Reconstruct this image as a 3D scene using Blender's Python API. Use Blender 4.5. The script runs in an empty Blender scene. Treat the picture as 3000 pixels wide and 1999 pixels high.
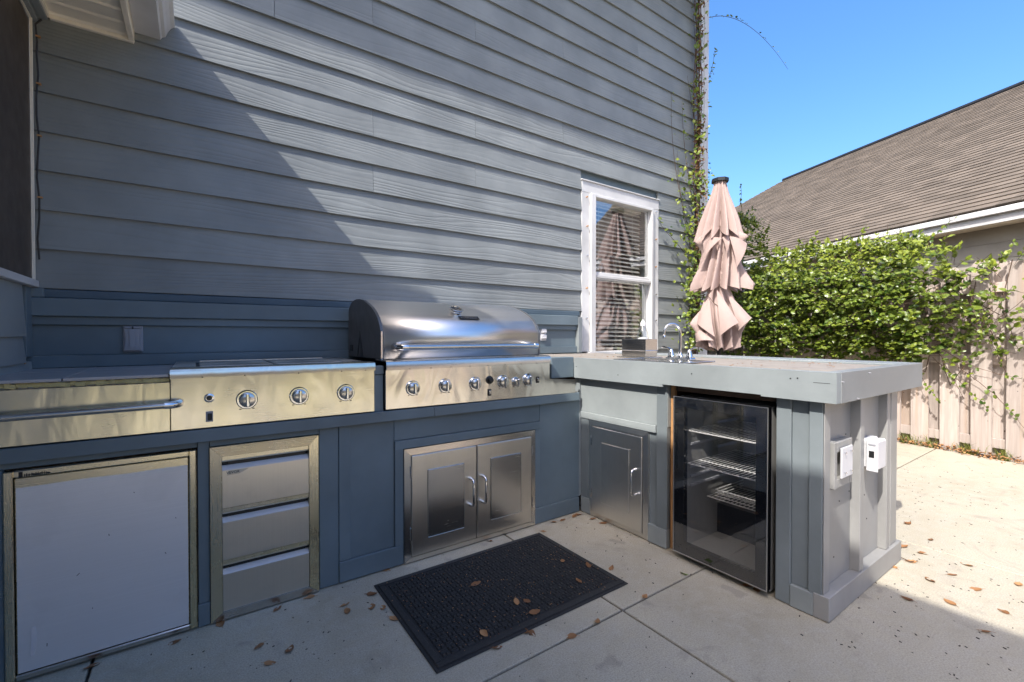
import bpy, bmesh, math, random
from mathutils import Vector, Matrix, noise

R = random.Random(7)
rad = math.radians
scene = bpy.context.scene
COL = scene.collection

# ------------------------------------------------------------------ camera, light, exposure
CAM_H = 1.06
YAW, PITCH, FPX = rad(35.094), rad(0.693), 1323.5          # focal length in pixels of a 3000 px wide frame
cam = bpy.data.cameras.new('camera'); cam.sensor_width = 36; cam.lens = FPX / 3000 * 36
cam.clip_start = 0.02; cam.clip_end = 500
camo = bpy.data.objects.new('camera', cam); COL.objects.link(camo)
camo.location = (0, 0, CAM_H); camo.rotation_euler = (rad(90) - PITCH, 0, -YAW)
scene.camera = camo

SUN = Vector((0.87, 0.30, -1.0)).normalized()              # direction the light travels
SUN_EL = math.asin(-SUN.z)
world = bpy.data.worlds.new('World'); scene.world = world; world.use_nodes = True
wn = world.node_tree.nodes; wl = world.node_tree.links
bg = wn['Background']; sky = wn.new('ShaderNodeTexSky'); sky.sky_type = 'NISHITA'; sky.sun_disc = False
sky.sun_elevation = SUN_EL; sky.sun_rotation = math.atan2(-SUN.x, -SUN.y)
sky.altitude = 0; sky.air_density = 1.0; sky.dust_density = 3.9; sky.ozone_density = 3.0
hs = wn.new('ShaderNodeHueSaturation'); hs.inputs['Saturation'].default_value = 1.3; hs.inputs['Hue'].default_value = 0.503; wl.new(sky.outputs[0], hs.inputs['Color']); wl.new(hs.outputs[0], bg.inputs[0]); bg.inputs[1].default_value = 0.15
sl = bpy.data.lights.new('sun', 'SUN'); sl.energy = 2.95; sl.angle = rad(0.53); sl.color = (1.0, 0.965, 0.91)
so = bpy.data.objects.new('sun', sl); COL.objects.link(so)
so.rotation_euler = SUN.to_track_quat('-Z', 'Y').to_euler(); so.location = (-6, -2, 9)
scene.view_settings.view_transform = 'Standard'; scene.view_settings.look = 'None'
scene.view_settings.gamma = 1; scene.view_settings.use_curve_mapping = False
scene.view_settings.exposure = 1.38
scene.render.engine = 'CYCLES'
cy = scene.cycles
cy.use_denoising = True; cy.max_bounces = 8; cy.diffuse_bounces = 5; cy.glossy_bounces = 5; cy.transparent_max_bounces = 24
cy.caustics_reflective = True; cy.caustics_refractive = True; cy.blur_glossy = 0.25; cy.sample_clamp_indirect = 40

# ------------------------------------------------------------------ pixel -> place (photograph pixels, 3000 wide)
def ray(px, py):
    fw = Vector((math.sin(YAW) * math.cos(PITCH), math.cos(YAW) * math.cos(PITCH), -math.sin(PITCH)))
    rt = Vector((math.cos(YAW), -math.sin(YAW), 0)); up = rt.cross(fw)
    return fw * FPX + rt * (px - 1500) - up * (py - 999.5)
def on_z(px, py, z=0.0):
    d = ray(px, py); t = (z - CAM_H) / d.z
    return Vector((d.x * t, d.y * t, z))

# ------------------------------------------------------------------ node helpers
def mat(name):
    m = bpy.data.materials.new(name); m.use_nodes = True
    return m, m.node_tree, m.node_tree.nodes['Principled BSDF']
def nd(nt, typ, ins=None, **props):
    n = nt.nodes.new('ShaderNode' + typ)
    for k, v in props.items(): setattr(n, k, v)
    for k, v in (ins or {}).items():
        if isinstance(v, bpy.types.NodeSocket): nt.links.new(v, n.inputs[k])
        else: n.inputs[k].default_value = v
    return n
def c4(c): return (c[0], c[1], c[2], 1)
def coords(nt, scale=(1, 1, 1), rnd=True):
    tc = nd(nt, 'TexCoord'); v = tc.outputs['Object']
    if rnd:
        oi = nd(nt, 'ObjectInfo')
        mu = nd(nt, 'MATH' if False else 'Math', {0: oi.outputs['Random'], 1: 43.0}, operation='MULTIPLY')
        v = nd(nt, 'VectorMath', {0: v, 1: mu.outputs[0]}, operation='ADD').outputs[0]
    mp = nd(nt, 'Mapping', {'Vector': v, 'Scale': scale})
    return mp.outputs[0]
def ramp(nt, fac, stops):
    r = nd(nt, 'ValToRGB', {'Fac': fac}); el = r.color_ramp.elements
    while len(el) < len(stops): el.new(0.5)
    for e, (p, c) in zip(el, stops): e.position = p; e.color = c4(c) if not isinstance(c, (int, float)) else (c, c, c, 1)
    return r.outputs[0]
def noise_(nt, v, scale, detail=4, rough=0.55, dist=0.0):
    return nd(nt, 'TexNoise', {'Vector': v, 'Scale': scale, 'Detail': detail, 'Roughness': rough, 'Distortion': dist}).outputs[0]
def mixc(nt, fac, a, b, blend='MIX'):
    m = nd(nt, 'Mix', data_type='RGBA', blend_type=blend)
    for i, v in ((0, fac), (6, a), (7, b)):
        if isinstance(v, bpy.types.NodeSocket): nt.links.new(v, m.inputs[i])
        else: m.inputs[i].default_value = v if i == 0 else c4(v)
    return m.outputs[2]
def bump(nt, b, h, strength, dist):
    n = nd(nt, 'Bump', {'Height': h, 'Strength': strength, 'Distance': dist}); nt.links.new(n.outputs[0], b.inputs['Normal']); return n
def hsv_var(nt, col, amount=0.12, hue=0.0):
    oi = nd(nt, 'ObjectInfo')
    mr = nd(nt, 'MapRange', {0: oi.outputs['Random'], 3: 1 - amount, 4: 1 + amount})
    h = nd(nt, 'HueSaturation', {'Value': mr.outputs[0], 'Color': col})
    return h.outputs[0]

def paint(name, col, rough=0.5, along='x', emboss=0.0, wear=0.25, grain=0.12):
    m, nt, b = mat(name)
    s = {'x': (0.10, 1, 1), 'y': (1, 0.12, 1), 'z': (1, 1, 0.12)}[along]
    v = coords(nt, s); vi = coords(nt)
    n1 = noise_(nt, vi, 3.0, 5); n2 = noise_(nt, v, 45, 3)
    dark = tuple(c * 0.86 for c in col); lite = tuple(min(1, c * 1.12 + 0.004) for c in col)
    c = mixc(nt, ramp(nt, n1, [(0.35, 0), (0.68, 1)]), dark, lite)
    spk = ramp(nt, noise_(nt, vi, 210, 2), [(0.70, 0), (0.76, 1)])
    c = mixc(nt, nd(nt, 'Math', {0: spk, 1: 0.22 * wear}, operation='MULTIPLY').outputs[0], c, (0.55, 0.55, 0.52))
    dirt = ramp(nt, noise_(nt, vi, 9, 6, 0.7), [(0.55, 0), (0.75, 1)])
    c = mixc(nt, nd(nt, 'Math', {0: dirt, 1: 0.35 * wear}, operation='MULTIPLY').outputs[0], c, tuple(x * 0.62 for x in col))
    nt.links.new(hsv_var(nt, c, 0.045), b.inputs['Base Color'])
    rr = nd(nt, 'MapRange', {0: n1, 3: rough - 0.08, 4: rough + 0.12}); nt.links.new(rr.outputs[0], b.inputs['Roughness'])
    if emboss:
        ng = noise_(nt, coords(nt, (0.55, 1, 5.5)), 1.0, 2.2, 0.5)
        zz_ = nd(nt, 'SeparateXYZ', {0: coords(nt)}).outputs[2]
        ph = nd(nt, 'Math', {0: ng, 1: 78.0}, operation='MULTIPLY').outputs[0]
        ph = nd(nt, 'Math', {0: zz_, 1: 210.0, 2: ph}, operation='MULTIPLY_ADD').outputs[0]
        sn = nd(nt, 'Math', {0: ph}, operation='SINE').outputs[0]
        sn = ramp(nt, nd(nt, 'MapRange', {0: sn, 1: -1.0, 2: 1.0}).outputs[0], [(0.0, 0), (0.45, 0.85), (1.0, 1)])
        patch = ramp(nt, noise_(nt, coords(nt, (0.7, 1, 7)), 1.0, 2), [(0.36, 0.3), (0.56, 1)])
        hgt = nd(nt, 'Math', {0: sn, 1: patch}, operation='MULTIPLY').outputs[0]
        fine = noise_(nt, coords(nt, (6, 1, 260)), 1.0, 3)
        hgt = nd(nt, 'Math', {0: fine, 1: 0.35, 2: hgt}, operation='MULTIPLY_ADD').outputs[0]
        bump(nt, b, hgt, emboss, 0.0022)
    elif grain:
        bump(nt, b, n2, grain, 0.003)
    return m

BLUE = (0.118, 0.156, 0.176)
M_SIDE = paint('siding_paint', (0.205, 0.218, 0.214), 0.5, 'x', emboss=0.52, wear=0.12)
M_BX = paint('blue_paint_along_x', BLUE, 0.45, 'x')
M_BY = paint('blue_paint_along_y', (0.245, 0.268, 0.268), 0.45, 'y', wear=.45)  # counter's own blue made lighter for the sunlit return run
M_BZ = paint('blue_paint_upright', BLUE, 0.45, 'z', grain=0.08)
M_BZL = paint('blue_paint_return', (0.175, 0.200, 0.210), 0.45, 'z', grain=0.08, wear=.5)  # same blue again, some of the sun's brightness in the colour
M_EDGE = paint('light_blue_rim_paint', (0.215, 0.238, 0.242), 0.5, 'y', wear=0.5, grain=0.2)  # rim shares the counter's blue; sunlight is put into this lighter colour
M_EDGEX = paint('sunlit_blue_rim_paint_x', (0.215, 0.225, 0.225), 0.5, 'x', wear=0.5, grain=0.2)
M_WHITE = paint('white_trim_paint', (0.56, 0.55, 0.535), 0.4, 'z', wear=0.6, grain=0.03)
M_SOFFIT = paint('cream_soffit', (0.80, 0.73, 0.60), 0.45, 'x', wear=0.5, grain=0.02)
M_TAN = paint('tan_siding_paint', (0.33, 0.30, 0.25), 0.6, 'x', grain=0.1)

def simple(name, col, rough=0.5, metal=0.0, var=0.12, scale=8, spec=None, bmp=0.0, bscale=60):
    m, nt, b = mat(name); v = coords(nt)
    n = noise_(nt, v, scale, 5)
    c = mixc(nt, n, tuple(x * (1 - var) for x in col), tuple(min(1, x * (1 + var)) for x in col))
    nt.links.new(c, b.inputs['Base Color'])
    rr = nd(nt, 'MapRange', {0: noise_(nt, v, scale * 2.7, 3), 3: max(0.02, rough * 0.75), 4: min(1, rough * 1.3)}); nt.links.new(rr.outputs[0], b.inputs['Roughness'])
    b.inputs['Metallic'].default_value = metal
    if bmp: bump(nt, b, noise_(nt, v, bscale, 4), bmp, 0.004)
    return m

def steel(name, col=(0.60, 0.585, 0.555), rough=0.24, brush='x', yellow_refl=None, dent=0.0, smudge=0.3):
    m, nt, b = mat(name)
    s = {'x': (1.5, 380, 380), 'z': (380, 380, 1.5), 'y': (380, 1.5, 380)}[brush]
    vb = coords(nt, s, False); v = coords(nt)
    br = noise_(nt, vb, 1.0, 3); sm = noise_(nt, v, 5.0, 5, 0.6, 0.6)
    c = mixc(nt, br, tuple(x * 0.93 for x in col), tuple(min(1, x * 1.05) for x in col))
    if yellow_refl:  # patches of yellow reflection mixed into the steel colour
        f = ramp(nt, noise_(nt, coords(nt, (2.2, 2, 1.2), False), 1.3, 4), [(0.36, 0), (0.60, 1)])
        c = mixc(nt, nd(nt, 'Math', {0: f, 1: yellow_refl[1]}, operation='MULTIPLY').outputs[0], c, yellow_refl[0])
    c = mixc(nt, nd(nt, 'Math', {0: ramp(nt, sm, [(0.52, 0), (0.75, 1)]), 1: smudge}, operation='MULTIPLY').outputs[0], c, tuple(x * 0.62 for x in col))
    nt.links.new(c, b.inputs['Base Color']); b.inputs['Metallic'].default_value = 1.0
    r1 = nd(nt, 'Math', {0: br, 1: 0.10, 2: rough - 0.05}, operation='MULTIPLY_ADD')
    r2 = nd(nt, 'Math', {0: sm, 1: 0.16, 2: r1.outputs[0]}, operation='MULTIPLY_ADD')
    r3 = nd(nt, 'Math', {0: r2.outputs[0], 1: 0.08}, operation='SUBTRACT'); nt.links.new(r3.outputs[0], b.inputs['Roughness'])
    b.inputs['Anisotropic'].default_value = 0.55
    b1 = nd(nt, 'Bump', {'Height': br, 'Strength': 0.02, 'Distance': 0.0005})
    if dent:
        dn = noise_(nt, coords(nt, (1.0, 1.0, 0.30), False), 9.0, 1.5, 0.45, 1.5)
        b2 = nd(nt, 'Bump', {'Height': dn, 'Strength': dent, 'Distance': 0.02, 'Normal': b1.outputs[0]}); nt.links.new(b2.outputs[0], b.inputs['Normal'])
    else: nt.links.new(b1.outputs[0], b.inputs['Normal'])
    return m
YEL = (0.84, 0.79, 0.50)  # yellow reflection painted into the panel and frame steels below
M_STEEL = steel('brushed_steel')
M_PANEL = steel('control_panel_steel', (0.80, 0.76, 0.70), 0.22, 'x', dent=0.22)
M_YPANEL = steel('yellow_reflection_panel_steel', (0.74, 0.715, 0.66), 0.24, 'x', yellow_refl=(YEL, 0.45), dent=0.16)
M_YFRAME = steel('yellow_reflection_frame_steel', (0.72, 0.67, 0.55), 0.27, 'x', smudge=0.1, yellow_refl=((0.74, 0.66, 0.38), 0.6))
M_DOORST = steel('door_steel', (0.76, 0.72, 0.65), 0.36, 'z')
M_DARKST = steel('dark_door_steel', (0.74, 0.72, 0.68), 0.36, 'z')
M_HOOD = steel('hood_steel', (0.82, 0.80, 0.77), 0.33, 'x', smudge=0.15)
M_CHROME = simple('chrome', (0.72, 0.72, 0.73), 0.07, 1.0, 0.05)
M_BLACKM = simple('black_metal', (0.018, 0.019, 0.021), 0.42, 0.3)
M_SIDEGREY = simple('hood_end_grey_enamel', (0.13, 0.132, 0.135), 0.4, 0.5, 0.2)
M_BLACK = simple('black_plastic', (0.012, 0.012, 0.013), 0.35)
M_RUBBER = simple('black_mat_fibre', (0.022, 0.0215, 0.021), 0.9, 0, 0.35, 40, bmp=0.5, bscale=420)
M_FILM = steel('pale_blue_protective_film', (0.74, 0.735, 0.745), 0.42, 'x', smudge=0.22); M_FILM.node_tree.nodes['Principled BSDF'].inputs['Metallic'].default_value = 0.45
M_PVC = simple('white_plastic', (0.56, 0.55, 0.56), 0.35, 0, 0.04)
M_GREYP = simple('grey_outlet_plastic', (0.27, 0.27, 0.29), 0.42, 0, 0.08)
M_BROWN = simple('dark_brown_screen', (0.060, 0.044, 0.032), 0.5, 0, 0.3, 6)
M_RAW = simple('raw_orange_wood', (0.42, 0.22, 0.09), 0.7, 0, 0.35, 20, bmp=0.4)
M_DARKWOOD = simple('dark_cavity_wood', (0.055, 0.032, 0.020), 0.75, 0, 0.5, 14, bmp=0.4)
M_FOAM = simple('old_yellow_caulk', (0.42, 0.36, 0.17), 0.85, 0, 0.35, 30, bmp=0.7)
M_CABLE = simple('black_cable', (0.01, 0.01, 0.01), 0.5)
M_ROOM = simple('dim_room_wall', (0.20, 0.18, 0.15), 0.8)
M_BLIND = simple('cream_blind', (0.70, 0.66, 0.56), 0.5, 0, 0.05)
M_GROUT = simple('pale_grout', (0.62, 0.60, 0.57), 0.9)
M_DARKGAP = simple('dark_joint_soil', (0.05, 0.042, 0.034), 0.95, 0, 0.4, 30)

def m_tile():
    m, nt, b = mat('grey_glazed_tile'); v = coords(nt, (1, 6, 1))
    c = mixc(nt, noise_(nt, v, 5, 6, 0.6, 0.8), (0.30, 0.285, 0.285), (0.44, 0.425, 0.42))
    nt.links.new(c, b.inputs['Base Color']); b.inputs['Roughness'].default_value = 0.22; return m
M_TILE = m_tile()
def m_plank():
    m, nt, b = mat('bleached_counter_wood'); v = coords(nt, (1, 0.08, 1)); vi = coords(nt)
    c = mixc(nt, noise_(nt, v, 40, 5), (0.17, 0.15, 0.13), (0.29, 0.26, 0.225))
    c = mixc(nt, ramp(nt, noise_(nt, vi, 16, 5, 0.7), [(0.52, 0), (0.7, 1)]), c, (0.17, 0.14, 0.115))
    nt.links.new(hsv_var(nt, c, 0.1), b.inputs['Base Color']); b.inputs['Roughness'].default_value = 0.7
    bump(nt, b, noise_(nt, v, 60, 4), 0.3, 0.003); return m
M_PLANK = m_plank()
def m_concrete():
    m, nt, b = mat('worn_concrete'); v = coords(nt, rnd=False)
    big = noise_(nt, v, 1.7, 7, 0.62); mid = noise_(nt, v, 14, 6, 0.65); fin = noise_(nt, v, 190, 3, 0.6)
    c = mixc(nt, ramp(nt, big, [(0.3, 0), (0.7, 1)]), (0.322, 0.285, 0.208), (0.452, 0.405, 0.308))
    c = mixc(nt, ramp(nt, mid, [(0.42, 0), (0.66, 1)]), c, (0.41, 0.37, 0.295))
    c = mixc(nt, nd(nt, 'Math', {0: ramp(nt, fin, [(0.40, 1), (0.58, 0)]), 1: 0.55}, operation='MULTIPLY').outputs[0], c, (0.25, 0.225, 0.18))
    wht = ramp(nt, noise_(nt, v, 33, 4, 0.7), [(0.66, 0), (0.72, 1)])
    c = mixc(nt, nd(nt, 'Math', {0: wht, 1: 0.4}, operation='MULTIPLY').outputs[0], c, (0.55, 0.52, 0.45))
    stn = ramp(nt, noise_(nt, v, 3.4, 6, 0.7, 1.2), [(0.57, 0), (0.72, 1)])
    c = mixc(nt, nd(nt, 'Math', {0: stn, 1: 0.7}, operation='MULTIPLY').outputs[0], c, (0.235, 0.21, 0.17))
    blot = ramp(nt, noise_(nt, v, 6.5, 3, 0.5, 0.4), [(0.66, 0), (0.71, 1)])
    c = mixc(nt, nd(nt, 'Math', {0: blot, 1: 0.45}, operation='MULTIPLY').outputs[0], c, (0.20, 0.18, 0.15))
    pk_ = ramp(nt, noise_(nt, v, 120, 2), [(0.66, 0), (0.70, 1)])
    c = mixc(nt, nd(nt, 'Math', {0: pk_, 1: 0.6}, operation='MULTIPLY').outputs[0], c, (0.15, 0.135, 0.11))
    nt.links.new(c, b.inputs['Base Color']); b.inputs['Roughness'].default_value = 0.82
    vo = nd(nt, 'TexVoronoi', {'Vector': v, 'Scale': 55}, feature='F1').outputs[0]
    pit = ramp(nt, vo, [(0.06, 0), (0.16, 1)])
    hh = nd(nt, 'Math', {0: fin, 1: pit}, operation='ADD').outputs[0]
    hh = nd(nt, 'Math', {0: mid, 1: 1.4, 2: hh}, operation='MULTIPLY_ADD').outputs[0]
    bump(nt, b, hh, 0.35, 0.0035); return m
M_CONC = m_concrete()
def m_fence():
    m, nt, b = mat('weathered_cedar'); v = coords(nt, (1, 1, 0.05)); vi = coords(nt)
    c = mixc(nt, noise_(nt, v, 42, 5, 0.6, 0.4), (0.20, 0.158, 0.135), (0.55, 0.475, 0.425))
    c = mixc(nt, ramp(nt, noise_(nt, v, 11, 5, 0.6, 1.0), [(0.52, 0), (0.70, 1)]), c, (0.40, 0.29, 0.215))
    c = mixc(nt, ramp(nt, noise_(nt, vi, 30, 1), [(0.76, 0), (0.80, 1)]), c, (0.07, 0.05, 0.04))
    nt.links.new(hsv_var(nt, c, 0.2), b.inputs['Base Color']); b.inputs['Roughness'].default_value = 0.8
    bump(nt, b, noise_(nt, v, 70, 4), 0.45, 0.004); return m
M_FENCE = m_fence()
def attr_mat(name, base_lo, base_hi, rough=0.5, transl=0.0, sheen=0.0, bmp=0, bscale=100, gloss=0.5, rand_obj=False):
    """colour picked between two colours by each piece's own 'tint' attribute (or object random)"""
    m, nt, b = mat(name)
    if rand_obj: f = nd(nt, 'ObjectInfo').outputs['Random']
    else: f = nd(nt, 'Attribute', attribute_name='tint').outputs['Fac']
    vi = coords(nt, rnd=False); n = noise_(nt, vi, 60, 3)
    c = mixc(nt, f, base_lo, base_hi)
    c = mixc(nt, nd(nt, 'Math', {0: n, 1: 0.35}, operation='MULTIPLY').outputs[0], c, tuple(x * 0.6 for x in base_lo))
    nt.links.new(c, b.inputs['Base Color']); b.inputs['Roughness'].default_value = rough; b.inputs['Specular IOR Level'].default_value = gloss
    if bmp: bump(nt, b, noise_(nt, vi, bscale, 4), bmp, 0.004)
    if transl:
        t = nd(nt, 'BsdfTranslucent', {'Color': c}); mx = nd(nt, 'MixShader', {0: transl})
        out = nt.nodes['Material Output']
        nt.links.new(b.outputs[0], mx.inputs[1]); nt.links.new(t.outputs[0], mx.inputs[2]); nt.links.new(mx.outputs[0], out.inputs[0])
    return m
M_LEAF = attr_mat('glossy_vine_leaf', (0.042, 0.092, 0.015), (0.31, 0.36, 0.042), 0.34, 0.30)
M_LEAF1 = attr_mat('glossy_vine_leaf_single', (0.045, 0.10, 0.016), (0.24, 0.33, 0.04), 0.34, 0.30, rand_obj=True)
M_DEAD = attr_mat('dead_brown_leaf', (0.10, 0.045, 0.020), (0.28, 0.15, 0.07), 0.7, 0.15)
M_DRY = attr_mat('dry_fallen_leaf', (0.20, 0.085, 0.030), (0.46, 0.24, 0.10), 0.6, 0.15, rand_obj=True)
M_LITTER = attr_mat('leaf_litter_flake', (0.20, 0.085, 0.03), (0.50, 0.27, 0.11), 0.7, 0.1)
M_GRASSB = attr_mat('grass_blade', (0.10, 0.13, 0.02), (0.32, 0.34, 0.07), 0.5, 0.25)
M_STEM = simple('vine_stem', (0.085, 0.050, 0.032), 0.8, 0, 0.4, 30)
M_STEMG = simple('young_vine_stem', (0.16, 0.13, 0.05), 0.6, 0, 0.3, 30)
M_SHING = attr_mat('asphalt_shingle', (0.108, 0.089, 0.070), (0.175, 0.143, 0.113), 0.9, 0, bmp=0.5, bscale=160, gloss=0.2)
M_SHING1 = attr_mat('asphalt_shingle_single', (0.108, 0.089, 0.070), (0.175, 0.143, 0.113), 0.9, 0, bmp=0.5, bscale=160, gloss=0.2, rand_obj=True)
M_DEBRIS = simple('dark_seed_bits', (0.035, 0.026, 0.02), 0.8)
def m_fabric():
    m, nt, b = mat('faded_pink_canvas'); v = coords(nt)
    c = mixc(nt, noise_(nt, v, 4, 5), (0.37, 0.27, 0.245), (0.48, 0.37, 0.335))
    nt.links.new(c, b.inputs['Base Color']); b.inputs['Roughness'].default_value = 0.85; b.inputs['Specular IOR Level'].default_value = 0.2
    bump(nt, b, noise_(nt, v, 14, 4), 0.22, 0.015)
    t = nd(nt, 'BsdfTranslucent', {'Color': c}); mx = nd(nt, 'MixShader', {0: 0.22}); out = nt.nodes['Material Output']
    nt.links.new(b.outputs[0], mx.inputs[1]); nt.links.new(t.outputs[0], mx.inputs[2]); nt.links.new(mx.outputs[0], out.inputs[0]); return m
M_FABRIC = m_fabric()
def m_glass(name, tint, base_refl, rough=0.0, dust=0.0, haze=0.0):
    m, nt, b = mat(name); nt.nodes.remove(b); out = nt.nodes['Material Output']
    tr = nd(nt, 'BsdfTransparent', {'Color': c4(tint)}); gl = nd(nt, 'BsdfGlossy', {'Color': (0.95, 0.96, 1, 1), 'Roughness': rough})
    fr = nd(nt, 'Fresnel', {'IOR': 1.5}); f = nd(nt, 'Math', {0: fr.outputs[0], 1: 1.7, 2: base_refl}, operation='MULTIPLY_ADD'); f.use_clamp = True
    bf = nd(nt, 'Math', {0: 1.0, 1: nd(nt, 'NewGeometry').outputs['Backfacing']}, operation='SUBTRACT'); f = nd(nt, 'Math', {0: f.outputs[0], 1: bf.outputs[0]}, operation='MULTIPLY')
    mx = nd(nt, 'MixShader', {0: f.outputs[0]}); nt.links.new(tr.outputs[0], mx.inputs[1]); nt.links.new(gl.outputs[0], mx.inputs[2]); sh = mx.outputs[0]
    if haze:
        g2 = nd(nt, 'BsdfGlossy', {'Color': (0.95, 0.96, 1, 1), 'Roughness': 0.22}); mg = nd(nt, 'MixShader', {0: haze}); nt.links.new(gl.outputs[0], mg.inputs[1]); nt.links.new(g2.outputs[0], mg.inputs[2]); nt.links.new(mg.outputs[0], mx.inputs[2])
    if dust:
        v = coords(nt); df = nd(nt, 'BsdfDiffuse', {'Color': (0.5, 0.48, 0.42, 1)})
        g = nd(nt, 'SeparateXYZ', {0: nd(nt, 'TexCoord').outputs['Generated']}).outputs[2]
        sp = ramp(nt, noise_(nt, v, 210, 2, 0.7), [(0.66, 0), (0.76, 1)]); hz = ramp(nt, noise_(nt, v, 14, 4), [(0.4, 0.0), (0.8, 0.12)])
        s2 = nd(nt, 'Math', {0: sp, 1: hz}, operation='ADD').outputs[0]
        s3 = nd(nt, 'Math', {0: s2, 1: ramp(nt, g, [(0.45, 0.05), (0.75, 1)])}, operation='MULTIPLY').outputs[0]
        s4 = nd(nt, 'Math', {0: s3, 1: dust}, operation='MULTIPLY').outputs[0]
        m2 = nd(nt, 'MixShader', {0: s4}); nt.links.new(sh, m2.inputs[1]); nt.links.new(df.outputs[0], m2.inputs[2]); sh = m2.outputs[0]
    nt.links.new(sh, out.inputs[0]); return m
M_PANE = m_glass('window_glass', (0.93, 0.945, 0.94), 0.22)
M_COOLGLASS = m_glass('dusty_cooler_glass', (0.95, 0.95, 0.95), 0.06, 0.0, 0.22)
M_BOTTLE = m_glass('clear_bottle_plastic', (0.86, 0.87, 0.86), 0.05)
def m_blackglass():
    m, nt, b = mat('black_glass_border'); b.inputs['Base Color'].default_value = (0.004, 0.004, 0.005, 1); b.inputs['Roughness'].default_value = 0.04
    v = coords(nt); sp = ramp(nt, noise_(nt, v, 150, 2), [(0.70, 0), (0.76, 1)])
    nt.links.new(mixc(nt, nd(nt, 'Math', {0: sp, 1: 0.5}, operation='MULTIPLY').outputs[0], (0.004, 0.004, 0.005), (0.25, 0.24, 0.22)), b.inputs['Base Color'])
    return m
M_BGLASS = m_blackglass()
def m_ground(name, a, bcol):
    m, nt, b = mat(name); v = coords(nt, rnd=False)
    c = mixc(nt, noise_(nt, v, 0.9, 8, 0.7), a, bcol); c = mixc(nt, noise_(nt, v, 25, 5, 0.7), c, tuple(x * 0.6 for x in a))
    nt.links.new(c, b.inputs['Base Color']); b.inputs['Roughness'].default_value = 0.95; bump(nt, b, noise_(nt, v, 60, 5, 0.7), 0.6, 0.03); return m
M_SOIL = m_ground('dry_ground', (0.20, 0.15, 0.10), (0.28, 0.22, 0.14))
M_LAWN = m_ground('yellowish_lawn', (0.30, 0.28, 0.12), (0.40, 0.35, 0.18))

# ------------------------------------------------------------------ geometry helpers
def thing(name, label, cat, loc=(0, 0, 0), group=None, rotz=0.0, kind=None):
    o = bpy.data.objects.new(name, None); COL.objects.link(o); o.empty_display_size = 0.1
    o.location = loc; o.rotation_euler = (0, 0, rotz)
    if kind: o['kind'] = kind
    else: o['label'] = label; o['category'] = cat
    if group: o['group'] = group
    return o
def root_loc(p):
    while p.parent: p = p.parent
    return Vector(p.location)
def link(name, me, parent=None, loc=None, rot=None):
    o = bpy.data.objects.new(name, me); COL.objects.link(o)
    if parent: o.parent = parent
    if loc is not None: o.location = loc
    if rot is not None: o.rotation_euler = rot
    return o
def part(name, bm, m, parent=None, smooth=False, local=False):
    """finish a bmesh built in world coordinates as one mesh object (origin at its thing's base)"""
    if parent is not None and not local: bmesh.ops.translate(bm, verts=bm.verts, vec=-root_loc(parent))
    me = bpy.data.meshes.new(name); bm.normal_update(); bm.to_mesh(me); bm.free()
    if isinstance(m, (list, tuple)):
        for x in m: me.materials.append(x)
    else: me.materials.append(m)
    if smooth:
        me.polygons.foreach_set('use_smooth', [True] * len(me.polygons))
        if smooth != 'all': me.set_sharp_from_angle(angle=rad(38))
    return link(name, me, parent)
def NB(): return bmesh.new()
def add_box(bm, x0, x1, y0, y1, z0, z1, bev=0.0, mtx=None, mi=0):
    vs = [bm.verts.new((x, y, z)) for x in (x0, x1) for y in (y0, y1) for z in (z0, z1)]
    fs = [bm.faces.new([vs[i] for i in f]) for f in ((0, 1, 3, 2), (4, 6, 7, 5), (0, 4, 5, 1), (2, 3, 7, 6), (0, 2, 6, 4), (1, 5, 7, 3))]
    for f in fs: f.material_index = mi
    if bev:
        es = list({e for f in fs for e in f.edges})
        r = bmesh.ops.bevel(bm, geom=es, offset=bev, segments=1, affect='EDGES', profile=0.5)
        vs = list({v for f in r['faces'] for v in f.verts} | {v for v in vs if v.is_valid})
    if mtx is not None: bmesh.ops.transform(bm, matrix=mtx, verts=vs)
    return vs
def B(name, x0, x1, y0, y1, z0, z1, m, parent=None, bev=0.0015, local=False):
    bm = NB(); add_box(bm, min(x0, x1), max(x0, x1), min(y0, y1), max(y0, y1), min(z0, z1), max(z0, z1), bev)
    return part(name, bm, m, parent, local=local)
def add_prism(bm, prof, axis, a, b, mi=0):
    """extrude a 2-D outline along an axis ('x': outline is (y,z); 'y': (x,z); 'z': (x,y))"""
    def P(u, v, t): return {'x': (t, u, v), 'y': (u, t, v), 'z': (u, v, t)}[axis]
    A = [bm.verts.new(P(u, v, a)) for u, v in prof]; Bv = [bm.verts.new(P(u, v, b)) for u, v in prof]
    n = len(prof)
    fs = [bm.faces.new((A[i], A[(i + 1) % n], Bv[(i + 1) % n], Bv[i])) for i in range(n)]
    fs += [bm.faces.new(A[::-1]), bm.faces.new(Bv)]
    for f in fs: f.material_index = mi
    bmesh.ops.recalc_face_normals(bm, faces=fs)
    return A + Bv
def prism(name, prof, axis, a, b, m, parent=None, smooth=False):
    bm = NB(); add_prism(bm, prof, axis, a, b); return part(name, bm, m, parent, smooth)
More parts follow.
